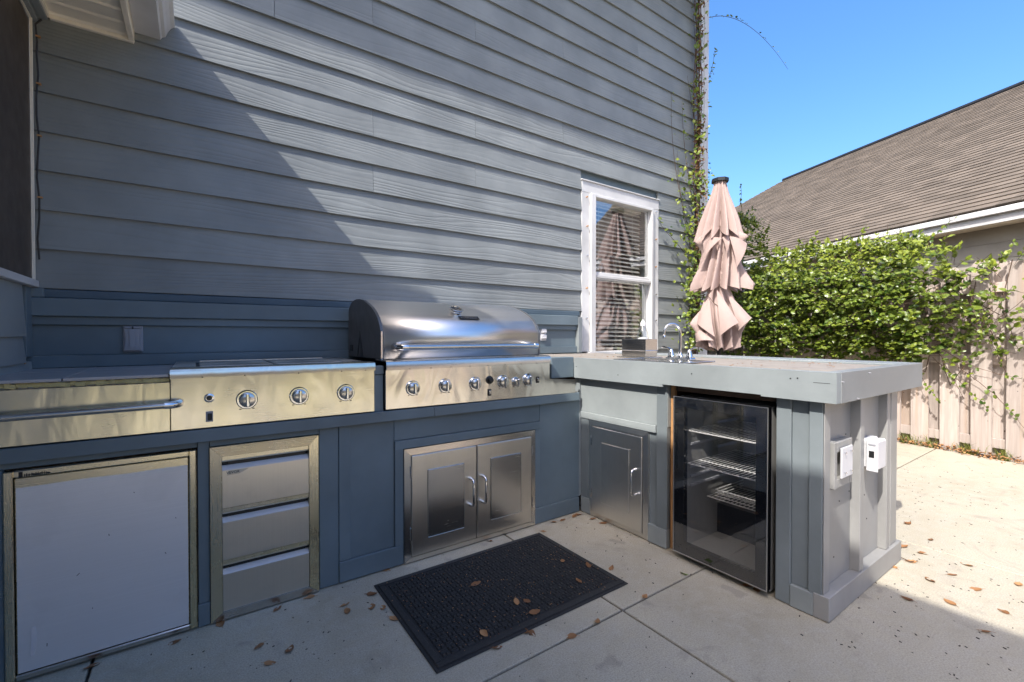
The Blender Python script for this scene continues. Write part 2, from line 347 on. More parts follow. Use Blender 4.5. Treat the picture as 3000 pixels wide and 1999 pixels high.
def add_tube(bm, pts, r, seg=8, cap=True, mi=0):
    pts = [Vector(p) for p in pts]; rings = []; n = len(pts)
    rs = r if isinstance(r, (list, tuple)) else [r] * n
    ref = None
    for i, p in enumerate(pts):
        t = (pts[min(i + 1, n - 1)] - pts[max(i - 1, 0)]).normalized()
        if ref is None: ref = t.orthogonal().normalized()
        ref = (ref - t * ref.dot(t)).normalized(); bi = t.cross(ref)
        rings.append([bm.verts.new(p + (ref * math.cos(2 * math.pi * k / seg) + bi * math.sin(2 * math.pi * k / seg)) * rs[i]) for k in range(seg)])
    for a, b in zip(rings, rings[1:]):
        for k in range(seg):
            f = bm.faces.new((a[k], a[(k + 1) % seg], b[(k + 1) % seg], b[k])); f.material_index = mi
    if cap: bm.faces.new(rings[0][::-1]).material_index = mi; bm.faces.new(rings[-1]).material_index = mi
    return [v for rg in rings for v in rg]
def tube(name, pts, r, m, parent=None, seg=10):
    bm = NB(); add_tube(bm, pts, r, seg); return part(name, bm, m, parent, True)
def add_lathe(bm, prof, c, axis='z', seg=24):
    """prof: (radius, height) pairs; axis 'z' up, 'y' points to -y, 'x' points to -x"""
    c = Vector(c)
    def P(r, h, a):
        u, v = r * math.cos(a), r * math.sin(a)
        return c + (Vector((u, v, h)) if axis == 'z' else Vector((u, -h, v)) if axis == 'y' else Vector((-h, u, v)))
    rings = [[bm.verts.new(P(max(r, 1e-4), h, 2 * math.pi * k / seg)) for k in range(seg)] for r, h in prof]
    fs = []
    for a, b in zip(rings, rings[1:]):
        for k in range(seg): fs.append(bm.faces.new((a[k], a[(k + 1) % seg], b[(k + 1) % seg], b[k])))
    fs.append(bm.faces.new(rings[0])); fs.append(bm.faces.new(rings[-1]))
    bmesh.ops.recalc_face_normals(bm, faces=fs)
    return [v for rg in rings for v in rg]
def lathe(name, prof, c, m, parent=None, axis='z', seg=24):
    bm = NB(); add_lathe(bm, prof, c, axis, seg); return part(name, bm, m, parent, True)
def text_mesh(body, size, depth=0.0004):
    cu = bpy.data.curves.new('lettering', 'FONT'); cu.body = body; cu.size = size; cu.extrude = depth; cu.align_x = 'LEFT'; cu.resolution_u = 2
    to = bpy.data.objects.new('lettering', cu); COL.objects.link(to)
    dg = bpy.context.evaluated_depsgraph_get(); me = bpy.data.meshes.new_from_object(to.evaluated_get(dg))
    bpy.data.objects.remove(to); bpy.data.curves.remove(cu); return me
def tinted(bm, name, m, parent, per=1, smooth=False, tints=None, local=False):
    """mesh with one random 'tint' value per piece (per = faces in one piece)"""
    o = part(name, bm, m, parent, smooth, local)
    me = o.data; at = me.attributes.new('tint', 'FLOAT', 'FACE'); n = len(me.polygons)
    vals = [0.0] * n
    if tints is None:
        for i in range(0, n, per):
            t = min(1, max(0, R.gauss(0.42, 0.27)))
            for k in range(i, min(n, i + per)): vals[k] = t
    else:
        for i in range(n): vals[i] = tints[i // per]
    at.data.foreach_set('value', vals); return o
# ================================================================== SETTING
WALL = 2.65                                    # outer face of the house wall (y), facing the camera side
def ground_sheet(name, x0, x1, y0, y1, z, m):
    bm = NB(); vs = [bm.verts.new(p) for p in ((x0, y0, z), (x1, y0, z), (x1, y1, z), (x0, y1, z))]; bm.faces.new(vs)
    o = part(name, bm, m); o['kind'] = 'structure'; return o
ground_sheet('ground', -150, 150, -150, 150, -0.10, M_SOIL)
ground_sheet('lawn', -30, 30, -30, -4.8, -0.03, M_LAWN)
patio = thing('patio', '', '', (0, 0, 0), kind='structure')
GAP = 0.0045
xs = [-3.53, -1.90, -0.28, 1.345, 2.985, 5.62]; ys = [-4.75, -3.32, -1.9, -0.46, 1.172, 2.64]
for i in range(len(xs) - 1):
    for j in range(len(ys) - 1):
        x0, x1, y0, y1 = xs[i] + GAP, xs[i + 1] - GAP, ys[j] + GAP, ys[j + 1] - GAP
        bm = NB()
        if i == len(xs) - 2:                   # outer edge runs along the fence
            e0, e1 = 5.62 + (y0 - .85) * .176, 5.62 + (y1 - .85) * .176
            add_prism(bm, [(x0, y0), (e0, y0), (e1, y1), (x0, y1)], 'z', -0.09, 0.0)
        else: add_box(bm, x0, x1, y0, y1, -0.09, 0.0)
        top = [e for e in bm.edges if all(v.co.z > -0.001 for v in e.verts)]
        bmesh.ops.bevel(bm, geom=top, offset=0.004, segments=2, affect='EDGES', profile=0.5)
        part('slab', bm, M_CONC, patio)
bm = NB(); add_box(bm, 4.30, 5.9, 2.6445, 7.0, -0.09, 0.0, 0.003); part('slab', bm, M_CONC, patio)
bm = NB(); add_box(bm, -3.6, 5.2, -4.78, 2.62, -0.095, -0.016); part('joint_filler', bm, M_DARKGAP, patio)

# ================================================================== HOUSE
house = thing('house', 'two storey house clad in slate blue lap siding with a white framed window', 'house', (0, 2.65, 0))
W0, W1, WZ0, WZ1 = 2.525, 3.490, 0.88, 2.295   # window surround
bm = NB()
add_box(bm, -0.55, W0 + .07, 2.662, 2.78, 0, 5.1); add_box(bm, W1 - .07, 4.27, 2.662, 2.78, 0, 5.1)
add_box(bm, W0 + .071, W1 - .071, 2.662, 2.78, WZ1 - .07, 5.1); add_box(bm, W0 + .071, W1 - .071, 2.662, 2.78, 0, WZ0)
part('wall', bm, M_BX, house)
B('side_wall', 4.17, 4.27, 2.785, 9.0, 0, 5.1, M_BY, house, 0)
bm = NB()
for a in ((1.2, 4.16, 5.4, 5.45, 0.1, 2.9), (1.15, 1.2, 2.79, 5.4, 0.1, 2.9), (4.10, 4.16, 2.79, 5.39, 0.1, 2.9), (1.2, 4.1, 2.79, 5.4, 0.05, 0.1), (1.2, 4.1, 2.79, 5.4, 2.9, 2.95)): add_box(bm, *a)
part('interior_room', bm, M_ROOM, house)
EX, TH, Z0 = 0.1605, 0.0165, 1.256              # exposure and thickness of a lap board, lowest full lap line
board_cache = {}
def siding_board(x0, x1, z, mtl, tr=None, parent=house, name='siding_board'):
    L = round(x1 - x0, 3)
    if L not in board_cache:
        bm = NB(); yb = 2.6605 - WALL
        prof = [(yb - TH * 2.1, 0), (yb - TH * 1.1, 0), (yb - 0.0005, EX + .03), (yb - TH - 0.0005, EX + .03)]
        add_prism(bm, prof, 'x', 0, L)
        me = bpy.data.meshes.new('siding_board'); bm.to_mesh(me); bm.free(); me.materials.append(mtl); board_cache[L] = me
    o = link(name, board_cache[L], parent, (x0 + R.uniform(-.0004, .0004), 0, z + R.uniform(-.0012, .0012)))
    return o
joints = {3: 2.33, 4: 0.86, 5: 1.55, 6: .86, 7: 1.55, 8: 2.33, 9: .35, 10: .86, 11: 1.55, 12: 2.33, 13: .9, 14: 3.2, 15: 1.6, 16: 2.4, 17: .9, 18: 1.7, 19: 3.1, 20: 1.2, 21: 2.2, 22: .8, 23: 2.6}
X0, X1 = -0.545, 4.105
for k in range(-7, 24):
    z = Z0 + EX * k; spans = []
    if z < WZ1 - 0.004:
        if z > 1.2: spans.append((X0, W0 - .002))
        spans.append((W1 + .002, X1))
    else: spans.append((X0, X1))
    for a, b in spans:
        j = joints.get(k)
        if j and a + .3 < j < b - .3: siding_board(a, j - .0006, z, M_SIDE); siding_board(j + .0006, b, z, M_SIDE)
        else: siding_board(a, b, z, M_SIDE)
# corner trim
B('corner_trim', 4.108, 4.285, 2.628, 2.661, 0, 5.0, M_WHITE, house, 0.002)
B('corner_trim', 4.272, 4.292, 2.663, 2.76, 0, 5.0, M_WHITE, house, 0.002)
B('corner_bead', 4.20, 4.212, 2.622, 2.6275, 0, 5.0, M_WHITE, house, 0.002)
# high eave of the main roof (shades the upper wall)
EAVE_Y, EAVE_Z = 1.93, 5.0
B('eave_soffit', -3, 4.75, EAVE_Y + .02, 2.70, EAVE_Z, EAVE_Z + .03, M_SOFFIT, house, 0)
B('fascia', -3, 4.75, EAVE_Y, EAVE_Y + .018, EAVE_Z - .005, EAVE_Z + .16, M_WHITE, house, 0.002)
prism('roof', [(EAVE_Y - .01, EAVE_Z + .165), (EAVE_Y - .01, EAVE_Z + .19), (9, 8.2), (9, 8.1)], 'x', -3, 4.8, M_SHING, house)

# ---- window
win = B('window', W0, W0 + .087, 2.628, 2.664, 0.93, WZ1 - .088, M_WHITE, house, 0.002)      # left casing; other pieces below it
win.name = 'window'
win['label'] = 'white framed window with cream blinds'
B('casing', W1 - .087, W1, 2.628, 2.664, 0.93, WZ1 - .088, M_WHITE, win)
B('casing', W0, W1, 2.627, 2.664, WZ1 - .0875, WZ1, M_WHITE, win, 0.002)
B('drip_cap', W0 - .008, W1 + .008, 2.617, 2.655, WZ1 + .0005, WZ1 + .010, M_WHITE, win)
FX0, FX1 = W0 + .088, W1 - .088
B('jamb', FX0, FX0 + .052, 2.607, 2.70, .93, WZ1 - .09, M_WHITE, win, 0.003)
B('jamb', FX1 - .026, FX1, 2.612, 2.70, .93, WZ1 - .09, M_WHITE, win, 0.003)
B('head', FX0 + .053, FX1 - .027, 2.612, 2.70, WZ1 - .112, WZ1 - .09, M_WHITE, win, 0.002)
B('sill', FX0 - .03, FX1 + .02, 2.60, 2.72, .905, .9295, M_WHITE, win, 0.002)
B('meeting_rail', FX0 + .053, FX1 - .027, 2.627, 2.655, 1.522, 1.58, M_WHITE, win, 0.004)
B('meeting_rail', FX0 + .053, FX1 - .027, 2.619, 2.6265, 1.532, 1.556, M_WHITE, win, 0.003)
for z0, z1, y in ((.931, 1.5215, 2.668), (1.5805, WZ1 - .1125, 2.650)):
    bm = NB(); add_box(bm, FX0 + .053, FX1 - .027, y, y + .003, z0, z1)
    part('pane', bm, M_PANE, win)
    B('sash_stile', FX0 + .053, FX0 + .062, y - .006, y - .0005, z0, z1, M_WHITE, win, 0.001)
    B('sash_stile', FX1 - .036, FX1 - .027, y - .006, y - .0005, z0, z1, M_WHITE, win, 0.001)
slat = None
bx0, bx1 = FX0 + .066, FX1 - .055
for i in range(33):
    z = 2.155 - i * 0.0365
    if slat is None:
        bm = NB(); add_prism(bm, [(-.016, -.007), (-.006, -.0004), (.006, .003), (.016, .0022), (.016, .0036), (.006, .0044), (-.006, .001), (-.016, -.0056)], 'x', 0, bx1 - bx0)
        slat = bpy.data.meshes.new('slat'); bm.to_mesh(slat); bm.free(); slat.materials.append(M_BLIND)
    link('slat', slat, win, (bx0 + R.uniform(-.001, .001), 2.735 - WALL, z + R.uniform(-.002, .002)), (.42 + R.uniform(-.05, .05), 0.006, 0))
B('blind_head', bx0, bx1, 2.712, 2.758, 2.168, 2.20, M_BLIND, win)
B('blind_rail', bx0, bx1, 2.714, 2.756, .942, .958, M_BLIND, win)
for x in (bx0 + .12, (bx0 + bx1) / 2, bx1 - .12): tube('blind_cord', [(x, 2.711, 2.17), (x, 2.711, .95)], .0012, M_BLIND, win, 5)
for x in (W0 + .05, W1 - .045):
    for z in (2.175, 1.93, 1.69, 1.44, 1.19):
        lathe('screw', [(.0045, 0), (.0045, .013), (.007, .014), (.007, .016), (.002, .0175)], (x + R.uniform(-.004, .004), 2.628, z + R.uniform(-.01, .01)), M_RAW if R.random() < .3 else M_CHROME, win, 'y', 8)

# ---- wing on the left with its porch eave
LX = -0.53
bm = NB(); add_box(bm, -4, LX - .03, -.95, 2.60, 0, 2.40); part('wing_wall', bm, M_BY, house)
prevw = {}
for k, (z0, z1) in enumerate([(0, .16), (.16, .32), (.32, .48), (.48, .64), (.64, .80), (.80, .956), (.956, 1.056), (1.056, 1.254)]):
    ye = 2.49 if z0 > .9 else 2.6
    prism('wing_siding_board', [(LX - .0295, z0), (LX + .002, z0), (LX - .008, z1), (LX - .0295, z1)], 'y', -.95, ye + R.uniform(-.01, .01), M_BY, house)
B('raw_board_end', LX - .029, LX - .005, 2.50, 2.52, .950, .968, M_RAW, house)
B('wing_corner_strip', LX - .029, LX - .004, 2.522, 2.60, .975, 1.254, M_BZ, house)
B('wing_window_sill', LX - .06, LX + .012, .3, 2.624, 1.256, 1.284, M_WHITE, house, 0.002)
B('wing_screen', LX - .05, LX - .004, .3, 2.60, 1.286, 2.325, M_BROWN, house)
B('wing_screen_edge', LX - .003, LX + .006, 2.600, 2.605, 1.286, 2.335, M_SOFFIT, house, 0.001)
B('wing_screen_edge', LX - .003, LX + .004, .3, 2.595, 2.329, 2.336, M_SOFFIT, house, 0.001)
B('frieze_board', LX - .03, LX + .018, -.95, 2.635, 2.339, 2.372, M_BY, house)
B('frieze_moulding', LX + .019, LX + .045, -.95, 2.632, 2.356, 2.376, M_BY, house)
for k in range(11):                               # vinyl soffit boards, grooves between
    y1 = 2.618 - k * .0955
    prism('soffit_panel', [(y1, 2.378), (y1 - .010, 2.384), (y1 - .086, 2.384), (y1 - .0945, 2.378), (y1 - .0945, 2.392), (y1, 2.392)], 'x', -.478, -.232, M_SOFFIT, house)
B('soffit_channel', -.478, -.212, 2.619, 2.637, 2.362, 2.386, M_SOFFIT, house)
B('soffit_channel', -.5, -.478, 1.6, 2.628, 2.366, 2.39, M_SOFFIT, house)
B('fascia', -.2315, -.210, 1.6, 2.636, 2.366, 2.53, M_SOFFIT, house, 0.002)
gut = [(-.2085, 2.412), (-.118, 2.412), (-.112, 2.425), (-.100, 2.432), (-.092, 2.455), (-.080, 2.478), (-.066, 2.490), (-.066, 2.512), (-.074, 2.512), (-.074, 2.498), (-.090, 2.480), (-.102, 2.455), (-.112, 2.436), (-.122, 2.420), (-.2005, 2.420), (-.2005, 2.512), (-.2085, 2.512)]
prism('gutter', gut, 'y', 1.9, 2.632, M_WHITE, house)
prism('gutter_end_cap', [(-.2005, 2.4205), (-.122, 2.4205), (-.112, 2.4365), (-.102, 2.4555), (-.090, 2.4805), (-.074, 2.4985), (-.074, 2.512), (-.2005, 2.512)], 'y', 2.624, 2.630, M_WHITE, house)
prism('porch_roof', [(-.21, 2.515), (-.21, 2.535), (-4, 3.25), (-4, 3.2)], 'y', -1.0, 2.62, M_SHING, house)
# unseen upper storey, added and cut to shade the patio under open sky
B('unseen_shade_wall', -4, -1.62, -1.25, 1.70, 2.6, 4.12, M_BY, house, 0)
prism('unseen_shade_roof', [(-1.25, 4.135), (-1.25, 4.178), (-4, 5.0), (-4, 4.9)], 'y', -1.35, 1.78, M_SOFFIT, house)
cab = [(LX + .03, 2.616, 2.345), (LX + .012, 2.616, 2.32), (LX + .016, 2.617, 2.25)] + [(LX + .014 + .004 * math.sin(i * 1.9), 2.6175, 2.2 - i * .083) for i in range(11)]
tube('cable', cab, .0035, M_CABLE, house, 6)
for z in (2.27, 2.08, 1.87, 1.62): B('cable_clip', LX + .012, LX + .026, 2.612, 2.624, z, z + .006, M_RAW, house, 0)
# ================================================================== OUTDOOR KITCHEN COUNTER
F = 1.985; P = 1.905; E = 0.700
kit = thing('kitchen_counter', 'slate blue wooden outdoor kitchen counter, L shaped, with bleached top', 'counter', (1.0, 2.0, 0))
# carcass behind the panels (the beverage cooler niche stays open)
bm = NB()
add_box(bm, -.62, 1.9, 2.006, 2.60, .012, .72)
add_box(bm, 1.93, 2.70, 1.385, 2.60, .012, .80); add_box(bm, 1.93, 2.70, .725, .865, .012, .80); add_box(bm, 2.50, 2.70, .866, 1.384, .012, .80)
add_box(bm, 1.93, 2.50, .866, 1.384, .845, .88)
part('carcass', bm, M_DARKWOOD, kit)
# front run
B('panel', .420, .496, F + .004, F + .02, .004, .675, M_BZ, kit)
B('panel', .497, .7415, F + .008, F + .02, .095, .675, M_BZ, kit)
B('batten', .498, .545, F + .001, F + .0075, .096, .674, M_BZ, kit)
B('base_board', .497, .783, F - .002, F + .0205, .006, .094, M_BX, kit, .002)
B('panel', .742, 1.587, F + .006, F + .02, .579, .675, M_BX, kit)
B('door_surround', .742, .783, F - .002, F + .02, .095, .578, M_BZ, kit)
B('door_surround', .7435, 1.585, F - .003, F + .0195, .537, .577, M_BX, kit)
B('panel', 1.5885, 1.902, F + .005, F + .02, .091, .675, M_BZ, kit)
B('door_surround', 1.552, 1.588, F + .001, F + .021, .091, .536, M_BZ, kit)
B('base_board', 1.552, 1.887, F - .004, F + .02, .004, .090, M_BX, kit, .002)
B('rail', -.62, .93, F - .022, F + .02, .676, .722, M_BX, kit, .002)
B('rail', .9307, 1.872, F - .0205, F + .02, .675, .7215, M_BX, kit, .002)
B('drawer_surround', .042, .419, F + .004, F + .019, .652, .675, M_BX, kit)
B('post', .006, .0405, F - .001, F + .02, .085, .675, M_BZ, kit)
B('base_board', .004, .041, F - .006, F + .0205, .003, .084, M_BZ, kit, .002)
B('post', -.62, -.475, F - .002, F + .02, .004, .654, M_BZ, kit)
B('drawer_surround', -.62, .005, F + .003, F + .0195, .655, .675, M_BX, kit)
# upright between the two cookers
B('post', .646, .692, F + .006, F + .06, .722, .885, M_BZ, kit); B('packer', .645, .693, F - .002, F + .05, .886, .925, M_BX, kit, .003)
B('nose_block', 1.687, 1.8625, 2.003, 2.06, .811, .932, M_BX, kit, .003)
# tiled end of the counter, left of the cooker
B('tile_bed', -.62, -.074, 1.985, 2.602, .895, .9155, M_GROUT, kit)
for x0, x1, y0, y1 in ((-.62, -.3425, 1.962, 2.345), (-.3385, -.074, 1.964, 2.378), (-.62, -.3425, 2.349, 2.601), (-.3385, -.074, 2.382, 2.601)):
    B('tile', x0, x1, y0, y1, .9158, .9258, M_TILE, kit, .0015)
bm = NB()
for i in range(46):
    x = -.62 + i * .0119; add_box(bm, x, x + .0118, 1.9705 + R.uniform(-.003, .003), 1.99, .900 + R.uniform(-.002, .003), .9152 - R.uniform(0, .004))
part('caulk', bm, M_FOAM, kit)
# backsplash
def splash(x0, x1, end=False):
    B('backsplash_cap', x0, x1, 2.588, 2.634, 1.1400, 1.214, M_BX, kit, .003)
    B('backsplash_strip', x0, x1, 2.604, 2.632, 1.1045, 1.1395, M_BX, kit, .002)
    B('backsplash_panel', x0, x1, 2.620, 2.634, .978, 1.104, M_BX, kit)
    B('backsplash_base', x0, x1, 2.602, 2.633, .9265, .9775, M_BX, kit, .002)
splash(-.555, 1.55); splash(1.551, 2.452)
B('backsplash_end', 2.4525, 2.490, 2.585, 2.634, .9265, 1.205, M_EDGE, kit, .002)
B('ledge_strip', -.545, 2.49, 2.610, 2.634, 1.2145, 1.250, paint('rough_blue_strip', (0.07, 0.105, 0.135), .7, 'x', wear=.9, grain=.6), kit, .004)
B('ledge_block', -.552, -.500, 2.59, 2.62, 1.2155, 1.252, M_BX, kit, .002)
# return run: face towards the cookers (x = P)
B('corner_batten', P - .012, P + .03, 1.988, 2.03, .095, .80, M_EDGE, kit, .002)
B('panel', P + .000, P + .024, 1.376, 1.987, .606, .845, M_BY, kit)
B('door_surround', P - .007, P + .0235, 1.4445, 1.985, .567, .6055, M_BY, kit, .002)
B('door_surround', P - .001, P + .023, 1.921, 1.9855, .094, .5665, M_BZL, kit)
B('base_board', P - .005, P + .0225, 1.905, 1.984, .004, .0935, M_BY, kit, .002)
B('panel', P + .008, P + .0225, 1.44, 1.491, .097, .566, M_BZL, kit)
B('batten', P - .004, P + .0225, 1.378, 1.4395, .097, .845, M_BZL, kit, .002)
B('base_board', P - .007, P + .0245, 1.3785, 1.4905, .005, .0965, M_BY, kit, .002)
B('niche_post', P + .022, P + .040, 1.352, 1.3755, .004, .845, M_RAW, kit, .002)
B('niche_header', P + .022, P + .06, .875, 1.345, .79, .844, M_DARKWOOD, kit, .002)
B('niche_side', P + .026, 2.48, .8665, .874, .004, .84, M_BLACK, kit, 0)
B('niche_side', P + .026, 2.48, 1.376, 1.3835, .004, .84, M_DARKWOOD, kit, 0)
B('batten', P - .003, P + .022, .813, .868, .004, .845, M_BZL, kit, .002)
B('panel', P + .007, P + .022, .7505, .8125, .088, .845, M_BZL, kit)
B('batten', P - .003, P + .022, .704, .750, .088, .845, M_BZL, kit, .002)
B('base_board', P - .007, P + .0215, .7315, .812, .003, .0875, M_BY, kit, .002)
# end of the return (y = E)
M_END = paint('warm_bounce_end_paint', (0.25, 0.245, 0.235), .42, 'z', wear=.6, grain=.06)  # counter's blue turned warm grey to carry bounce light from the ground
B('corner_post', P + .001, P + .052, E - .001, E + .003, .094, .845, M_END, kit, .001)
B('panel', P + .0525, 2.2135, E + .018, E + .030, .094, .845, M_END, kit)
B('batten', 2.214, 2.256, E - .016, E + .0215, .094, .845, M_END, kit, .002)
B('panel', 2.2565, 2.5395, E + .018, E + .030, .094, .845, M_END, kit)
B('batten', 2.54, 2.581, E - .014, E + .021, .094, .845, M_END, kit, .002)
B('corner_post', 2.606, 2.690, E - .010, E + .05, .094, .845, M_END, kit, .002)
B('base_board', P - .0065, 2.722, E - .022, E + .031, .003, .0935, M_END, kit, .002)
B('base_board', 2.70, 2.7215, E + .0315, 2.6, .003, .0935, M_BY, kit, .002)
B('panel', 2.702, 2.716, E + .06, 2.6, .094, .845, M_BY, kit)
# rim boards and the bleached top
RIM0, RIM1, ZT, ZB = 1.864, 2.885, .927, .814
bm = NB()
pr_ = [(2.004, ZB - .006), (2.004, ZT), (.648, ZT), (.648, ZB + .002), (.910, ZB + .002), (.910, .822), (1.378, .822), (1.378, ZB - .004)]
add_prism(bm, [(y, z) for y, z in pr_], 'x', RIM0, RIM0 + .038)
part('rim_board', bm, M_EDGE, kit)
B('rim_board', RIM0 + .0385, RIM1, .646, .690, ZB, ZT + .001, M_EDGEX, kit, .002)
B('rim_board', 2.655, 2.884, .6905, 2.40, .888, ZT + .0015, M_EDGE, kit, .003)
B('rim_board', 2.846, 2.884, .6905, 2.60, ZB, .8875, M_EDGE, kit, .002)
k = 0; x = RIM0 + .0385
while x < 2.645:
    w = min(R.uniform(.13, .145), 2.650 - x)
    if w > .03: B('top_plank', x, x + w - .002, .6915, 2.60, .896, ZT - .006 + R.uniform(-.0015, .0015), M_PLANK, kit, .002)
    x += w
B('top_plank', 1.66, RIM0 + .036, 2.062, 2.60, .90, ZT - .004, M_PLANK, kit, .002)
# nails and knots on the rim
for px, py, pz in ((RIM0 - .0005, 1.985, .875), (RIM0 - .0005, 1.66, .848), (RIM0 - .0005, 1.22, .885), (RIM0 - .0005, .80, .896), (RIM0 - .0005, .775, .899)):
    lathe('nail', [(.0028, -.002), (.0028, .0008), (.001, .0012)], (px, py, pz), M_BLACKM, kit, 'x', 8)
for px, pz in ((1.905, .893), (2.17, .913), (2.05, .822)):
    lathe('nail', [(.002, -.004), (.002, .007), (.0035, .0075), (.001, .008)], (px, .646, pz), M_GREYP, kit, 'y', 8)
B('rim_crack', RIM0 - .0006, RIM0 + .001, .668, .722, .8865, .888, M_BLACK, kit, 0)
# screw pegs on the end panels
for x, z in ((2.33, .80), (2.16, .66), (2.10, .40), (2.20, .42), (2.37, .37), (2.40, .26), (2.05, .19), (1.985, .115)):
    lathe('screw', [(.003, -.002), (.003, .0015), (.001, .002)], (x, E + .018, z), M_BLACKM, kit, 'y', 6)
prism('wood_splinter', [(2.262, .66), (2.30, .668), (2.262, .678)], 'y', E + .012, E + .0175, M_BX, kit)
# ================================================================== APPLIANCES
def bar_handle(parent, a, b, standoff, r=.011, axis='y', ends=.035):
    """straight bar with chrome end mounts; standoff = distance from the face"""
    a, b = Vector(a), Vector(b); n = Vector((0, -1, 0)) if axis == 'y' else Vector((-1, 0, 0)); d = (b - a).normalized()
    h = tube('handle', [a + n * standoff + d * ends, b + n * standoff - d * ends], r, M_STEEL, parent, 14)
    for p_, s in ((a, 1), (b, -1)):
        q = [p_ - n * .001, p_ + n * standoff * .35, p_ + n * standoff * .75 + d * s * .008, p_ + n * standoff + d * s * .018, p_ + n * standoff + d * s * (ends + .004)]
        tube('mount', q, [r * 1.35, r * 1.3, r * 1.22, r * 1.2, r * 1.12], M_CHROME, h, 12)
    return h
def knob(parent, x, z, y, r=.027, turn=0.0, tick=False):
    bz = lathe('bezel', [(r * 1.28, 0), (r * 1.28, .004), (r * 1.16, .008), (r * 1.04, .008), (r * 1.02, .003)], (x, y, z), M_CHROME, parent, 'y', 28)
    kb = lathe('knob', [(r * .96, .003), (r * .96, .016), (r * .90, .022), (r * .80, .024), (.002, .0245)], (x, y, z), M_STEEL, bz, 'y', 28)
    bm = NB(); vs = add_box(bm, -r * .21, r * .21, -.034, -.0235, -r * .90, r * .90, .003)
    bmesh.ops.transform(bm, verts=bm.verts, matrix=Matrix.Translation((x, y, z)) @ Matrix.Rotation(turn, 4, 'Y'))
    part('grip', bm, M_CHROME, bz)
    bm = NB()
    for a0 in (-.55, .55):
        add_box(bm, x + math.sin(a0) * r * 1.45 - .004, x + math.sin(a0) * r * 1.45 + .004, y - .0008, y + .001, z - math.cos(a0) * r * 1.45 - .0015, z - math.cos(a0) * r * 1.45 + .0015)
    part('mark', bm, M_BLACK, bz)['kind'] = 'stuff'
    return bz
# ---- big grill
GR0, GR1, PY = .694, 1.648, 1.965
gr = thing('gas_grill', 'large stainless gas grill with rounded hood, bar handle and a row of knobs', 'grill', (1.17, 2.3, .73))
prism('control_panel', [(.695, .7305), (1.838, .7235), (1.838, .80), (1.6405, .8155), (1.6405, .904), (.695, .904)], 'y', PY, PY + .012, M_PANEL, gr)
B('body', .70, 1.636, PY + .0125, 2.58, .735, .903, M_BLACKM, gr, 0)
lip = [(PY - .012, .9045), (PY - .012, .930), (PY - .008, .942), (PY + .002, .9485), (2.10, .9505), (2.10, .944), (PY + .004, .942), (PY - .004, .936), (PY - .006, .9045)]
prism('front_lip', lip, 'x', GR0, 1.640, M_STEEL, gr, True)
bm = NB()
for i in range(8): add_box(bm, .80 + i * .105, .805 + i * .105, PY - .0125, PY - .0105, .906, .910)
part('rivet', bm, M_BLACK, gr)
hp = [(2.060, .9515), (2.060, 1.076), (2.082, 1.112), (2.108, 1.143), (2.143, 1.168), (2.19, 1.193), (2.25, 1.217), (2.31, 1.236), (2.38, 1.247), (2.44, 1.25), (2.50, 1.244), (2.545, 1.23), (2.575, 1.207), (2.588, 1.18), (2.588, .946)]
HX0, HX1 = .716, 1.634
inner = [(y + (.004 if y < 2.3 else -.004), z - .004) for y, z in hp]
bm = NB()
for a, b in ((hp, inner),):
    n = len(a)
    vo = [[bm.verts.new((x, y, z)) for y, z in a] for x in (HX0, HX1)]
    for i in range(n - 1): bm.faces.new((vo[0][i], vo[0][i + 1], vo[1][i + 1], vo[1][i]))
bmesh.ops.recalc_face_normals(bm, faces=bm.faces)
hood = part('hood', bm, M_HOOD, gr, 'all'); hood.data.set_sharp_from_angle(angle=rad(25))
md = hood.modifiers.new('thickness', 'SOLIDIFY'); md.thickness = .003; md.offset = 0
for x0, x1 in ((HX0 - .012, HX0 + .001), (HX1 - .001, HX1 + .012)):
    prism('hood_end', [(y - .003 if y < 2.2 else y + .003, z + (.003 if z > 1.1 else 0)) for y, z in hp], 'x', x0, x1, M_SIDEGREY, hood)
B('hood_trim', HX0 - .013, HX0 - .004, 2.053, 2.0565, .953, 1.08, M_CHROME, hood, .001)
prism('hood_vent', [(2.32, .952), (2.375, 1.085), (2.43, .952), (2.41, .952), (2.375, 1.055), (2.36, .952)], 'x', HX0 - .0145, HX0 - .0122, M_BLACK, hood)
B('hinge_plate', HX0 - .016, HX0 - .0125, 2.50, 2.545, .975, 1.01, M_BLACKM, hood)
h = bar_handle(gr, (.770, 2.058, 1.006), (1.585, 2.058, 1.004), .066, .0140)
# thermometer and name plate on the sloping upper hood
def hood_frame(x, y, z, n):                     # local z = outward normal, local x = world x
    zc = Vector(n).normalized(); xc = Vector((1, 0, 0)); yc = zc.cross(xc)
    return Matrix(((xc.x, yc.x, zc.x, x), (xc.y, yc.y, zc.y, y), (xc.z, yc.z, zc.z, z), (0, 0, 0, 1)))
fr = hood_frame(1.150, 2.168, 1.1826, (0, -.42, .9))
bm = NB(); add_lathe(bm, [(.034, -.004), (.034, .010), (.040, .016), (.040, .024), (.035, .027), (.029, .027), (.028, .022)], (0, 0, 0), 'z', 28); bmesh.ops.transform(bm, matrix=fr, verts=bm.verts); th = part('thermometer', bm, M_CHROME, hood, True)
bm = NB(); add_lathe(bm, [(.0278, .0205), (.0278, .0228), (.001, .0228)], (0, 0, 0), 'z', 24); bmesh.ops.transform(bm, matrix=fr, verts=bm.verts); part('dial', bm, M_BLACK, th)
bm = NB(); add_box(bm, -.001, .001, -.020, .008, .0229, .0238); bmesh.ops.transform(bm, matrix=fr @ Matrix.Rotation(.8, 4, 'Z'), verts=bm.verts); part('needle', bm, M_PVC, th)
fr = hood_frame(1.205, 2.118, 1.1535, (0, -.56, .83))
